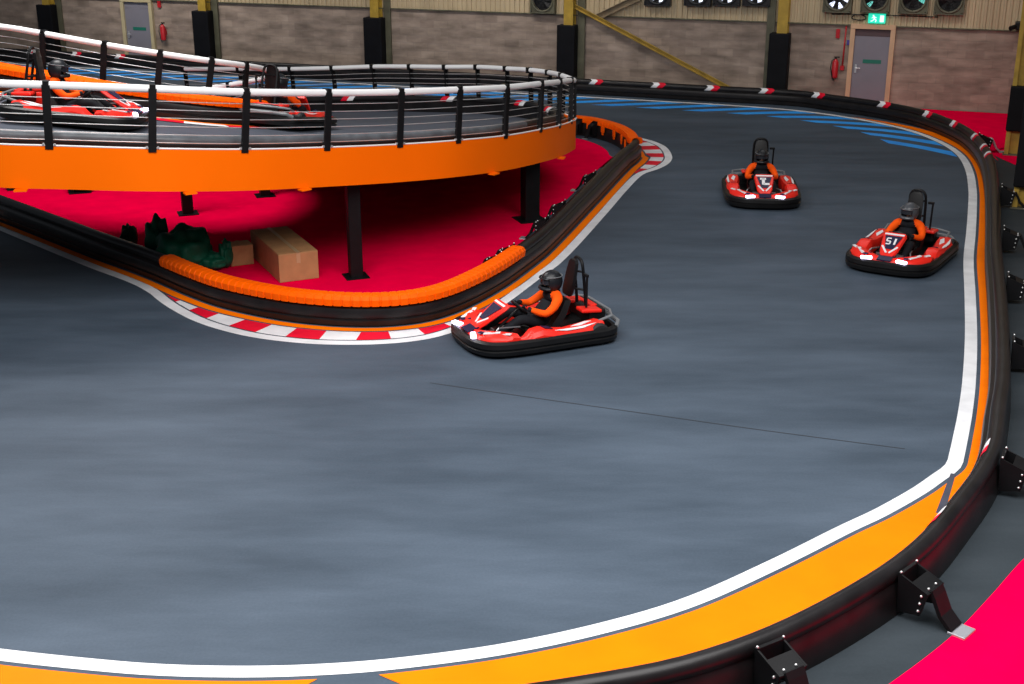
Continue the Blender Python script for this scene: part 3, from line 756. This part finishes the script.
a, h = W(1020, 26, .3); m = MB(); m.box(WA(a+.05, h, .2), (.34, .3, .2), AX, bev=.03); m.cyl(WA(a-.1, h-.02, .3), WA(a-.22, h-.06, .42), .06); tag(m.build('wall_fixture', M['black']), 'small black fixture high on the cladding in the top right corner', 'fixture')

# ================================================================== BOXES AND GREEN SHEETS
fl, fr = G(280, 283, .01), G(320.5, 279.5, .01); hx = .43
bl = G(250, 231, hx); tl = Vector((fl.x, fl.y, hx)); ax1 = (fr-fl); ax1.z = 0; wbx = ax1.length; ax1.normalize()
ax2 = Vector((-ax1.y, ax1.x, 0)); 
v2 = bl-tl; v2.z = 0; lb = max(.8, v2.length); ax2 = v2.normalized(); ax1 = Vector((ax2.y, -ax2.x, 0))
t = empty('cardboard_box', fl+ax1*wbx/2+ax2*lb/2, 'long closed cardboard box lying on the red carpet under the ramp', 'box')
z3 = Vector((0, 0, 1)); cc = fl+ax1*wbx/2+ax2*lb/2
m = MB(); m.box(cc+z3*(hx/2), (wbx, lb, hx), (ax1, ax2, z3), bev=.008); m.build('carton', M['card'], t)
m = MB()
for s_ in (-1, 1): m.box(cc+z3*(hx+.004)+ax1*(wbx*.249*s_), (wbx*.49, lb*.99, .006), (ax1, ax2, z3))
m.build('flap', M['cardd'], t)
m = MB(); m.box(cc+z3*(hx+.009), (.06, lb+.01, .003), (ax1, ax2, z3)); m.box(cc+z3*(hx*.82)-ax2*(lb/2+.002), (.06, .003, hx*.36), (ax1, ax2, z3)); m.build('tape', M['tape'], t)
p = G(243, 266); t = empty('cardboard_box', p, 'small brown cardboard box between the green sheet and the long box', 'box')
c2 = p+ax2*.16; m = MB(); m.box(c2+z3*.17, (.36, .32, .32), (ax1, ax2, z3), bev=.008); m.build('carton', M['cardd'], t)
m = MB(); m.box(c2+z3*.335, (.06, .322, .004), (ax1, ax2, z3)); m.box(c2+z3*.36-ax1*.2, (.1, .3, .01), (ax1, ax2, z3)); m.build('flap', M['card'], t)

def lump(name, lab, blobs, seed):
    m = MB()
    for (u, v, wpx, hpx, dep) in blobs:
        base = G(u, v); s_ = F/((base.y)*ct+(H)*st); rx = wpx/2/s_; rz = hpx/s_
        bm = bmesh.new(); bmesh.ops.create_icosphere(bm, subdivisions=5, radius=1)
        for q in bm.verts:
            c_ = q.co.copy(); n1 = noise.noise(c_*1.3+Vector((seed, 0, 0))); n2 = noise.noise(Vector((c_.x*2.4, c_.y*2.4, c_.z*1.2))+Vector((0, seed, 0)))
            k = 1+.22*n1+.16*n2
            q.co = Vector((c_.x*rx*k, c_.y*dep*k, max(0, (c_.z*.5+.5)*rz*k)))
        m.bm(bm, None, base+Vector((0, 0, .01)), 0, True)
    o = m.build(name, M['tarp'], angle=80); tag(o, lab, 'tarpaulin'); return o
lump('crumpled_tarpaulin', 'crumpled dark green tarpaulin heaped behind the orange barrier cap', [(186, 268, 56, 40, .42), (160, 263, 24, 45, .26), (213, 270, 30, 17, .2), (227, 268, 14, 27, .16)], 3.3)
lump('crumpled_tarpaulin', 'small dark green bundle left of the tarpaulin heap behind the black barrier', [(130, 250, 17, 24, .2)], 8.1)

# ================================================================== KARTS
def ring_path(pts): return smooth([Vector((x, y, 0)) for x, y in pts], 5, True)
half = [(1.04, 0), (1.02, .32), (.93, .53), (.78, .64), (.50, .69), (.0, .70), (-.5, .70), (-.78, .69), (-.93, .60), (-.98, .40), (-.99, 0)]
OUTL = half+[(x, -y) for x, y in reversed(half[1:-1])]
def ringsweep(mb, outl, prof, mi=0):
    pts = ring_path(outl); n = len(pts); rings = []
    for i, p in enumerate(pts):
        t = (pts[(i+1) % n]-pts[i-1]).normalized(); nn = Vector((t.y, -t.x, 0))
        cen = Vector((0.03, 0, 0)); 
        if nn.dot(p-cen) < 0: nn = -nn
        rings.append([p+nn*a+Vector((0, 0, z)) for a, z in prof])
    rings.append(rings[0]); mb.loft(rings, mi, True, False, True)
def sect(x, y0, y1, zb, zt, ed=.03, n=1):  # rounded section across y
    return [Vector((x, y0, zb)), Vector((x, y1, zb)), Vector((x, y1+(.0), zt-ed)), Vector((x, y1-ed*(1 if y1 > y0 else -1), zt)), Vector((x, y0+ed*(1 if y1 > y0 else -1), zt)), Vector((x, y0, zt-ed))]
def make_kart():
    r = empty('go_kart', (0, 0, 0))
    b = lambda m, n, mt, p=None: m.build(n, mt, p or r, local=True)
    m = MB(); ringsweep(m, OUTL, [(-.02, .055), (.0, .05), (.01, .10), (-.012, .115), (-.012, .125), (.012, .14), (.005, .20), (-.03, .225), (-.07, .22), (-.08, .06)]); b(m, 'bumper', M['black'])
    m = MB(); m.prism([(x*.94, y*.94) for x, y in [(p.x, p.y) for p in ring_path(OUTL)]], .05, .075); b(m, 'floor_pan', M['black'])
    # front fairing
    m = MB()
    for sg in (-1, 1):
        rings = []
        for y, x0, x1, z in ((.02, .98, .80, .235), (.14, .985, .78, .25), (.28, .965, .72, .275), (.42, .90, .60, .29), (.54, .80, .47, .285), (.625, .66, .46, .25)):
            rings.append([Vector((x0, y*sg, .20)), Vector((x0-.015, y*sg, .235)), Vector((x0-.08, y*sg, z-.01)), Vector(((x0+x1)/2, y*sg, z+.02)), Vector((x1, y*sg, z)), Vector((x1, y*sg, z-.04)), Vector((x0-.08, y*sg, .19))])
        m.loft(rings, 0)
    b(m, 'nose_fairing', M['red'])
    for sg in (-1, 1):
        for (x, y, a_, l_, w_, zz) in ((.77, .42, .60, .22, .05, .296), (.62, .55, .9, .12, .05, .30)):
            d1 = Vector((math.cos(a_), -math.sin(a_)*sg, -.13)).normalized(); d2 = Vector((-d1.y, d1.x, 0)).normalized(); m = MB(); m.box(Vector((x, y*sg, zz)), (l_, w_, .012), (d1, d2, d1.cross(d2)), 0); b(m, 'nose_stripe', M['kwhite'])
        m = MB(); m.box(Vector((.84, .30*sg, .283)), (.14, .07, .012), (Vector((1, .3*sg, 0)).normalized(), Vector((-.3*sg, 1, 0)).normalized(), Vector((0, 0, 1)))); b(m, 'nose_decal', M['kblue'])
    m = MB(); m.box(Vector((.88, 0, .262)), (.20, .22, .02), (Vector((1, 0, -.3)).normalized(), Vector((0, 1, 0)), Vector((.3, 0, 1)).normalized())); b(m, 'nose_badge', M['kblue'])
    for sg in (-1, 1):
        m = MB(); m.box(Vector((.965, .27*sg, .245)), (.07, .17, .042), (Vector((1, -.35*sg, 0)).normalized(), Vector((.35*sg, 1, 0)).normalized(), Vector((0, 0, 1))), bev=.012); b(m, 'headlight', M['lamp'])
    # centre panel (number panel) leaning back
    d1 = Vector((-.85, 0, .53)).normalized(); d2 = Vector((0, 1, 0)); d3 = d1.cross(d2)
    base = Vector((.84, 0, .255))
    m = MB()
    rings = []
    for f, w_ in ((0, .10), (.12, .14), (.3, .165), (.44, .185), (.50, .17)):
        p = base+d1*f; rings.append([p-d2*w_+d3*.0, p-d2*w_*.9-d3*.035, p+d2*w_*.9-d3*.035, p+d2*w_, p+d2*w_*.9+d3*.02, p-d2*w_*.9+d3*.02])
    m.loft(rings, 0); np_ = b(m, 'front_panel', M['red'])
    m = MB(); fs = -d3
    q = [base+d1*.14+fs*.04-d2*.06, base+d1*.14+fs*.04+d2*.06, base+d1*.42+fs*.042+d2*.135, base+d1*.42+fs*.042-d2*.135]; m.loft([[p for p in q], [p+fs*.004 for p in q]], 0, smooth=False)
    m.box(base+d1*.455+fs*.042, (.03, .30, .006), (d1, d2, d3), 1)
    for sg in (-1, 1):
        q0 = base+d1*.06+fs*.04+d2*.02*sg; q1 = base+d1*.2+fs*.04+d2*.12*sg; tt = (q1-q0).normalized(); m.box((q0+q1)/2, ((q1-q0).length, .03, .006), (tt, tt.cross(d3), d3), 1)
    m.build('panel_decal', [M['kblue'], M['kwhite']], np_, local=True)
    # side pods
    for sg in (-1, 1):
        m = MB(); rings = []
        for x, y0, y1, zt in ((.46, .50, .60, .20), (.36, .44, .655, .235), (.27, .42, .655, .305), (.15, .42, .66, .325), (-.02, .42, .665, .285), (-.2, .42, .665, .26), (-.5, .38, .66, .28), (-.68, .38, .64, .305), (-.76, .42, .60, .29)):
            y0 *= sg; y1 *= sg; rings.append([Vector((x, y0, .10)), Vector((x, y1, .10)), Vector((x, y1, zt-.07)), Vector((x, y1-.04*sg, zt-.015)), Vector((x, (y0+y1)/2, zt)), Vector((x, y0+.03*sg, zt-.01)), Vector((x, y0, zt-.06))])
        m.loft(rings, 0); sp_ = b(m, 'side_pod', M['red'])
        m = MB()
        def quad(pts, mi):
            m.loft([[Vector((x, y*sg, z)) for x, y, z in pts], [Vector((x, y*sg, z+.006)) for x, y, z in pts]], mi, smooth=False)
        quad([(-.02, .615, .282), (-.2, .63, .260), (-.42, .635, .268), (-.62, .60, .298), (-.35, .595, .272), (-.15, .59, .270)], 0)
        quad([(-.30, .50, .262), (-.52, .46, .288), (-.60, .50, .298), (-.42, .55, .276)], 0)
        quad([(.14, .50, .329), (.02, .48, .300), (-.02, .56, .288), (.10, .58, .316)], 1)
        m.build('pod_decal', [M['kwhite'], M['kblue']], sp_, local=True)
    # rear deck
    m = MB(); m.box(Vector((-.80, 0, .27)), (.26, .62, .2), bev=.04); b(m, 'engine_cover', M['black'])
    m = MB(); 
    for sg in (-1, 1): m.box(Vector((-.70, .24*sg, .365)), (.30, .2, .05), (Vector((1, 0, .1)).normalized(), Vector((0, 1, 0)), Vector((-.1, 0, 1)).normalized()), bev=.02)
    m.box(Vector((-.82, 0, .37)), (.1, .3, .04), bev=.01)
    b(m, 'rear_fairing', M['red'])
    m = MB(); m.tube([(-.93, -.58, .2), (-1.0, -.5, .24), (-1.02, -.2, .25), (-1.02, .2, .25), (-1.0, .5, .24), (-.93, .58, .2)], .03, 8); m.tube([(-.62, -.5, .26), (-.9, -.5, .33), (-.98, -.3, .34), (-.98, .3, .34), (-.9, .5, .33), (-.62, .5, .26)], .02, 8); b(m, 'rear_bumper', M['grey'])
    # wheels
    for x, y, rad, w_ in ((.60, .52, .125, .12), (.60, -.52, .125, .12), (-.66, .56, .145, .19), (-.66, -.56, .145, .19)):
        m = MB(); s_ = w_/2; pr = [(-s_, rad*.55), (-s_, rad*.85), (-s_*.75, rad), (s_*.75, rad), (s_, rad*.85), (s_, rad*.55)]; rings = []
        for i in range(25):
            a = 2*PI*i/24; rings.append([Vector((x+q[1]*math.cos(a), y+q[0], rad+q[1]*math.sin(a))) for q in pr])
        m.loft(rings, 0, True, False); wl = b(m, 'tyre', M['tyre'])
        m = MB(); m.cyl((x, y-s_*.8, rad), (x, y+s_*.8, rad), rad*.56, 18); m.cyl((x, y-s_*1.05, rad), (x, y+s_*1.05, rad), rad*.2, 10); m.build('rim', M['rim'], wl, local=True)
    # seat
    m = MB(); rings = []
    for f, x, z, w_, dp in ((0, .20, .16, .17, .05), (.2, .03, .11, .19, .10), (.4, -.12, .11, .20, .12), (.6, -.27, .18, .21, .12), (.8, -.38, .33, .205, .11), (1, -.45, .50, .17, .08)):
        nx, nz = (0.15, 1) if f < .5 else (1, .25)
        L_ = math.hypot(nx, nz); nx /= L_; nz /= L_
        rings.append([Vector((x+nx*dp, -w_-.03, z+nz*dp)), Vector((x+nx*dp*.4, -w_-.01, z+nz*dp*.4)), Vector((x, -w_*.7, z)), Vector((x, w_*.7, z)), Vector((x+nx*dp*.4, w_+.01, z+nz*dp*.4)), Vector((x+nx*dp, w_+.03, z+nz*dp)),
                      Vector((x+nx*dp*.4-nx*.03, w_+.045, z+nz*dp*.4-nz*.03)), Vector((x-nx*.03, w_*.72, z-nz*.03)), Vector((x-nx*.03, -w_*.72, z-nz*.03)), Vector((x+nx*dp*.4-nx*.03, -w_-.045, z+nz*dp*.4-nz*.03))])
    m.loft(rings, 0); b(m, 'seat', M['black'])
    # tall head restraint tower
    m = MB(); rings = []
    for z, w_, x in ((.53, .10, -.50), (.58, .125, -.51), (.84, .12, -.565), (.96, .10, -.59), (1.0, .06, -.60)):
        rings.append([Vector((x+.025, -w_, z)), Vector((x+.035, 0, z)), Vector((x+.025, w_, z)), Vector((x-.02, w_*.95, z)), Vector((x-.03, 0, z)), Vector((x-.02, -w_*.95, z))])
    m.loft(rings, 0); b(m, 'head_restraint', M['black'])
    m = MB(); hp = [(-.72, -.13, .25), (-.69, -.13, .6), (-.66, -.125, .90), (-.655, -.09, .99), (-.65, 0, 1.02), (-.655, .09, .99), (-.66, .125, .90), (-.69, .13, .6), (-.72, .13, .25)]
    m.tube(smooth([Vector(p) for p in hp], 4), .022, 8); m.tube([(-.68, -.13, .85), (-.57, 0, .85), (-.68, .13, .85)], .015, 6); m.tube([(-.70, -.13, .6), (-.53, 0, .62), (-.70, .13, .6)], .015, 6); b(m, 'roll_hoop', M['blackmetal'])
    m = MB(); m.tube([(-.66, .24, .36), (-.66, .25, .82)], .016, 8); m.box(Vector((-.66, .22, .83)), (.04, .10, .04), bev=.008); b(m, 'mast', M['blackmetal'])
    # steering
    m = MB(); m.tube([(.55, 0, .16), (.22, 0, .42)], .018, 8); 
    ax_ = Vector((-.70, 0, .70)); ax_.normalize(); u_ = Vector((0, 1, 0)); v_ = ax_.cross(u_); c_ = Vector((.20, 0, .44))
    m.tube([c_+(u_*math.cos(a)+v_*math.sin(a)*.85)*.14 for a in [2*PI*i/24 for i in range(24)]], .016, 8, closed=True)
    for a in (0, PI*.5, PI): m.tube([c_-ax_*.01, c_+(u_*math.cos(a)+v_*math.sin(a)*.85)*.14], .012, 6)
    b(m, 'steering_wheel', M['black'])
    # fuel tank, pedals, tie bars
    m = MB(); m.box(Vector((.40, 0, .13)), (.16, .24, .12), bev=.03); b(m, 'fuel_tank', M['grey'])
    for sg in (-1, 1):
        m = MB(); m.tube([(.70, .17*sg, .09), (.66, .17*sg, .24)], .012, 6); m.box(Vector((.66, .17*sg, .23)), (.02, .08, .07)); b(m, 'pedal', M['rim'])
    m = MB()
    for sg in (-1, 1): m.tube([(.74, .36*sg, .22), (.62, .30*sg, .30), (.30, .24*sg, .26)], .012, 6)
    b(m, 'side_strut', M['rim'])
    return r

def skin_mesh(verts, edges, sub=1):
    me = bpy.data.meshes.new('tmp'); me.from_pydata([v[0] for v in verts], edges, [])
    o = bpy.data.objects.new('tmp', me); COL.objects.link(o)
    md = o.modifiers.new('Skin', 'SKIN'); md.use_smooth_shade = True
    for i, v in enumerate(verts):
        r_ = v[1] if isinstance(v[1], tuple) else (v[1], v[1]); me.skin_vertices[0].data[i].radius = r_
        me.skin_vertices[0].data[i].use_root = (i == 0)
    s_ = o.modifiers.new('Sub', 'SUBSURF'); s_.levels = sub; s_.render_levels = sub
    dg = bpy.context.evaluated_depsgraph_get(); ev = o.evaluated_get(dg); mm = bpy.data.meshes.new_from_object(ev)
    vs_ = [v.co.copy() for v in mm.vertices]; fs_ = [list(p.vertices) for p in mm.polygons]
    bpy.data.objects.remove(o); bpy.data.meshes.remove(me); bpy.data.meshes.remove(mm)
    return vs_, fs_

def make_driver(helm, turn=0.0):
    r = empty('person', (0, 0, 0))
    V = []; E = []
    def add(p, rad, par=None):
        V.append((p, rad)); i = len(V)-1
        if par is not None: E.append((par, i))
        return i
    pel = add((-.12, 0, .245), (.15, .115)); bel = add((-.185, 0, .36), (.145, .115), pel); che = add((-.26, 0, .48), (.165, .12), bel); up = add((-.295, 0, .565), (.11, .085), che)
    nk = add((-.285, 0, .625), .055, up); hd = add((-.265, 0, .69), .082, nk); cr = add((-.265, 0, .76), .08, hd)
    ch = add((-.205, 0, .675), .05, hd)
    ARM = set(); HEAD = {(up, nk), (nk, hd), (hd, cr), (hd, ch)}
    for sg in (-1, 1):
        sh = add((-.275, .18*sg, .545), .076, up); el0 = add((-.18, .25*sg, .455), .060, sh); el = add((-.06, .27*sg, .39), .052, el0); fo = add((.05, .225*sg, .42), .045, el); wr = add((.11, .18*sg, .45), .036, fo)
        add((.155, .15*sg, .455), (.040, .028), wr)
        ARM |= {(up, sh), (sh, el0), (el0, el), (el, fo), (fo, wr)}
        hip = add((-.04, .10*sg, .225), .095, pel); kn0 = add((.13, .165*sg, .30), .083, hip); kn = add((.27, .195*sg, .345), .068, kn0); sn = add((.44, .185*sg, .25), .058, kn); an = add((.60, .17*sg, .16), .045, sn)
        hl = add((.63, .17*sg, .15), .045, an); add((.69, .17*sg, .23), (.042, .03), hl)
    vs_, fs_ = skin_mesh(V, E, 2)
    m = MB(); m.v = [Vector(v) for v in vs_]; m.f = fs_; m.smooth = [True]*len(fs_)
    for f in fs_:
        c = sum((Vector(vs_[i]) for i in f), Vector())/len(f); best = (9, None)
        for e in E:
            p, q = Vector(V[e[0]][0]), Vector(V[e[1]][0]); ln = (q-p); k = max(0, min(1, (c-p).dot(ln)/ln.length_squared))
            ra, rb = (V[i][1][0] if isinstance(V[i][1], tuple) else V[i][1] for i in e)
            dd = (c-(p+ln*k)).length/(ra+(rb-ra)*k)
            if dd < best[0]: best = (dd, e)
        e = best[1]
        m.m.append(1 if e in ARM and not (e[0] == up and abs(c.y) < .085) else 2 if e in HEAD else 0)
    # fingers curled over the wheel rim, thumb along the inside
    for sg in (-1, 1):
        pc = Vector((.17, .142*sg, .455))
        for k in range(4):
            off = Vector((.012-.012*k, -.004*sg*k, .028-.018*k)); ln = (.9, 1, .95, .8)[k]
            q0 = pc+off; m.tube([q0, q0+Vector((.028, -.012*sg, .012))*ln, q0+Vector((.042, -.03*sg, -.006))*ln, q0+Vector((.03, -.042*sg, -.024))*ln], [.0105, .0095, .0088, .0075], 7, 0)
        m.tube([pc+Vector((-.02, -.012*sg, .03)), pc+Vector((.0, -.035*sg, .042)), pc+Vector((.018, -.05*sg, .035))], [.011, .01, .008], 7, 0)
    # simple face: nose, eyes, ears
    m.tube([(-.182, 0, .73), (-.163, 0, .70), (-.175, 0, .69)], [.008, .014, .010], 8, 2)
    for sg in (-1, 1): m.sphere((-.188, .03*sg, .735), .010, 3, seg=8)
    m.build('body', [M['suit_b'], M['suit_o'], M['skin'], M['white']], r, local=True, angle=60)
    hc = Vector((-.265, 0, .738)); rot = Matrix.Rotation(turn, 4, 'Z')
    m = MB()
    def cut(c): return c.x > .055 and -.055 < c.z < .045 and abs(c.y) < .105
    m.sphere(hc, (.150, .128, .155), 0, rot, 32, cut)
    m.sphere(hc, (.140, .119, .145), 0, rot, 32, cut)
    # chin bar and peak
    pk = [rot @ Vector((.13*math.cos(a)+.03, .125*math.sin(a), .062)) + hc for a in [math.radians(x) for x in range(-60, 61, 15)]]
    m.tube(pk, .014, 6); cb_ = [rot @ Vector((.13*math.cos(a)+.025, .122*math.sin(a), -.075)) + hc for a in [math.radians(x) for x in range(-70, 71, 14)]]
    m.tube(cb_, .026, 8)
    hm = m.build('helmet', M[helm], r, local=True)
    m = MB()
    vp = []
    for j in range(3):
        for i in range(9):
            a = math.radians(-52+13*i); z = .035-.03*j; vp.append(rot @ Vector((.152*math.cos(a), .134*math.sin(a), z+.01)) + hc)
    m.add(vp, [(j*9+i, j*9+i+1, (j+1)*9+i+1, (j+1)*9+i) for j in range(2) for i in range(8)], 0, True); m.build('visor', M['visor'], hm, local=True)
    m = MB(); m.tube([rot @ Vector((.145*math.cos(a), .125*math.sin(a), .08)) + hc for a in [math.radians(x) for x in range(40, 321, 20)]], .006, 5); tag(m.build('helmet_trim', M['grey'], hm, local=True), 'thin grey helmet stripe')
    # collar
    m = MB(); m.tube([Vector((-.285+.075*math.cos(a), .08*math.sin(a), .605)) for a in [2*PI*i/16 for i in range(16)]], .022, 8, closed=True); m.build('collar', M['suit_b'], r, local=True)
    return r
kart0 = make_kart(); drv0 = make_driver('helmet', 0.0); drv1 = make_driver('helmetg', -.35)
def place(k, d, loc, rz, pitch=0, roll=0):
    for o in (k, d):
        o.location = loc; o.rotation_euler = (roll, pitch, rz)
def panel_mark(kart, segs):
    d1 = Vector((-.85, 0, .53)).normalized(); d2 = Vector((0, 1, 0)); d3 = d1.cross(d2); base = Vector((.84, 0, .255))-d3*.047+d1*.3
    m = MB()
    for x0, z0, x1, z1, w_ in segs:
        p, q = base+d2*x0+d1*z0, base+d2*x1+d1*z1; t = (q-p); L = t.length; t.normalize(); m.box((p+q)/2, (L, w_, .006), (t, t.cross(d3), d3))
    tag(m.build('panel_mark', M['kwhite'], kart, local=True), 'white mark on the front panel')
karts = [
 ((533, 337), 0, math.radians(204), 'red and black go-kart in the foreground, side on beside the red and white kerb', 'person in orange sleeved suit and black helmet driving the foreground kart', 0),
 ((760.5, 198), 0, math.radians(264), 'red go-kart coming head on in the middle of the far track', 'person in black and orange suit driving head on down the far track', 0),
 ((900.5, 260.5), 0, math.radians(238), 'red go-kart beside the right hand white line, turned to the left', 'person in grey helmet driving the kart beside the right hand line', 1),
]
gk = 'red and black go-karts'; gd = 'kart drivers'
marks = [None, [(-.08, .07, .03, .07, .05), (-.02, .09, -.02, -.08, .055), (-.02, -.065, .09, -.065, .05)],
         [(-.08, .06, -.02, .06, .022), (-.08, .06, -.08, .0, .022), (-.08, .0, -.02, .0, .022), (-.02, .0, -.02, -.06, .022), (-.08, -.06, -.02, -.06, .022), (.05, .065, .05, -.065, .03)]]
for i, (px, z, rz, lk, ld, dv) in enumerate(karts):
    k = kart0 if i == 0 else copy_tree(kart0)
    d = (drv0 if i == 0 else copy_tree(drv0)) if dv == 0 else drv1
    place(k, d, G(*px), rz); tag(k, lk, 'go-kart', gk); tag(d, ld, 'person', gd)
    if marks[i]: panel_mark(k, marks[i])
# karts on the ramp
def deck_pose(u, v, d):
    p = PD(u, v, d); q = min(range(len(vs)), key=lambda i: (vs[i].x-p.x)**2+(vs[i].y-p.y)**2)
    return p
for (X, Y, rz, lk, ld) in ((-6.6, 19.65, math.radians(1), 'red go-kart on the raised ramp behind the left fence posts', 'person with orange sleeves driving along the left end of the raised ramp'),
                           (-3.95, 22.5, math.radians(74), 'red go-kart entering the raised hairpin at the end of the orange cap', 'person with orange sleeves driving into the raised hairpin')):
    k = copy_tree(kart0); d = copy_tree(drv0)
    hit, nrm, _, _ = bvh.ray_cast(Vector((X, Y, 6)), Vector((0, 0, -1)))
    if nrm.z < 0: nrm = -nrm
    f = Vector((math.cos(rz), math.sin(rz), 0)); f = (f-nrm*f.dot(nrm)).normalized(); l = nrm.cross(f)
    eul = Matrix((f, l, nrm)).transposed().to_euler()
    for o in (k, d): o.location = hit+nrm*.012; o.rotation_euler = eul
    tag(k, lk, 'go-kart', gk); tag(d, ld, 'person', gd)

# ================================================================== LIGHT
w = bpy.data.worlds.new('hall_air'); S.world = w; w.use_nodes = True
w.node_tree.nodes['Background'].inputs[0].default_value = (.80, .88, 1, 1); w.node_tree.nodes['Background'].inputs[1].default_value = .14
def area(name, loc, rot, sx, sy, e, col=(1, .98, .95)):
    l = bpy.data.lights.new(name, 'AREA'); l.shape = 'RECTANGLE'; l.size = sx; l.size_y = sy; l.energy = e; l.color = col
    o = bpy.data.objects.new(name, l); COL.objects.link(o); o.location = loc; o.rotation_euler = rot; return o
area('ceiling_lamp_bank', (0, 8.0, 9.5), (math.radians(6), 0, 0), 15, 8, 2900, (1, .98, .97))
area('ceiling_lamp_bank', (-7.5, 20.5, 9.5), (0, 0, 0), 5, 3.5, 950, (1, .97, .95))
area('ceiling_lamp_bank', (6, 26, 9.5), (0, 0, 0), 8, 4, 220, (1, .96, .92))
def wash(a, off, z, e):  # unseen fill lights, added to brighten the back wall
    o = area('wall_fill_light', WA(a, z, off), (0, 0, 0), 7, .6, e, (1, .95, .88)); o.data.spread = math.radians(110)
    d = (WA(a, 1.6, 0)-o.location); o.rotation_euler = d.to_track_quat('-Z', 'Y').to_euler()
wash(5, 4.5, 7.5, 190); wash(16, 4.5, 7.5, 130); wash(27, 4.5, 7.5, 62)

cam = bpy.data.cameras.new('camera'); co = bpy.data.objects.new('camera', cam); COL.objects.link(co)
co.location = (0, 0, H); co.rotation_euler = (PI/2-TH, 0, 0); cam.sensor_width = 36; cam.sensor_fit = 'HORIZONTAL'; cam.lens = F/1024*36; cam.clip_end = 300
S.camera = co
S.view_settings.view_transform = 'Standard'; S.view_settings.look = 'None'; S.view_settings.gamma = 1; S.view_settings.exposure = 0; S.view_settings.use_curve_mapping = False
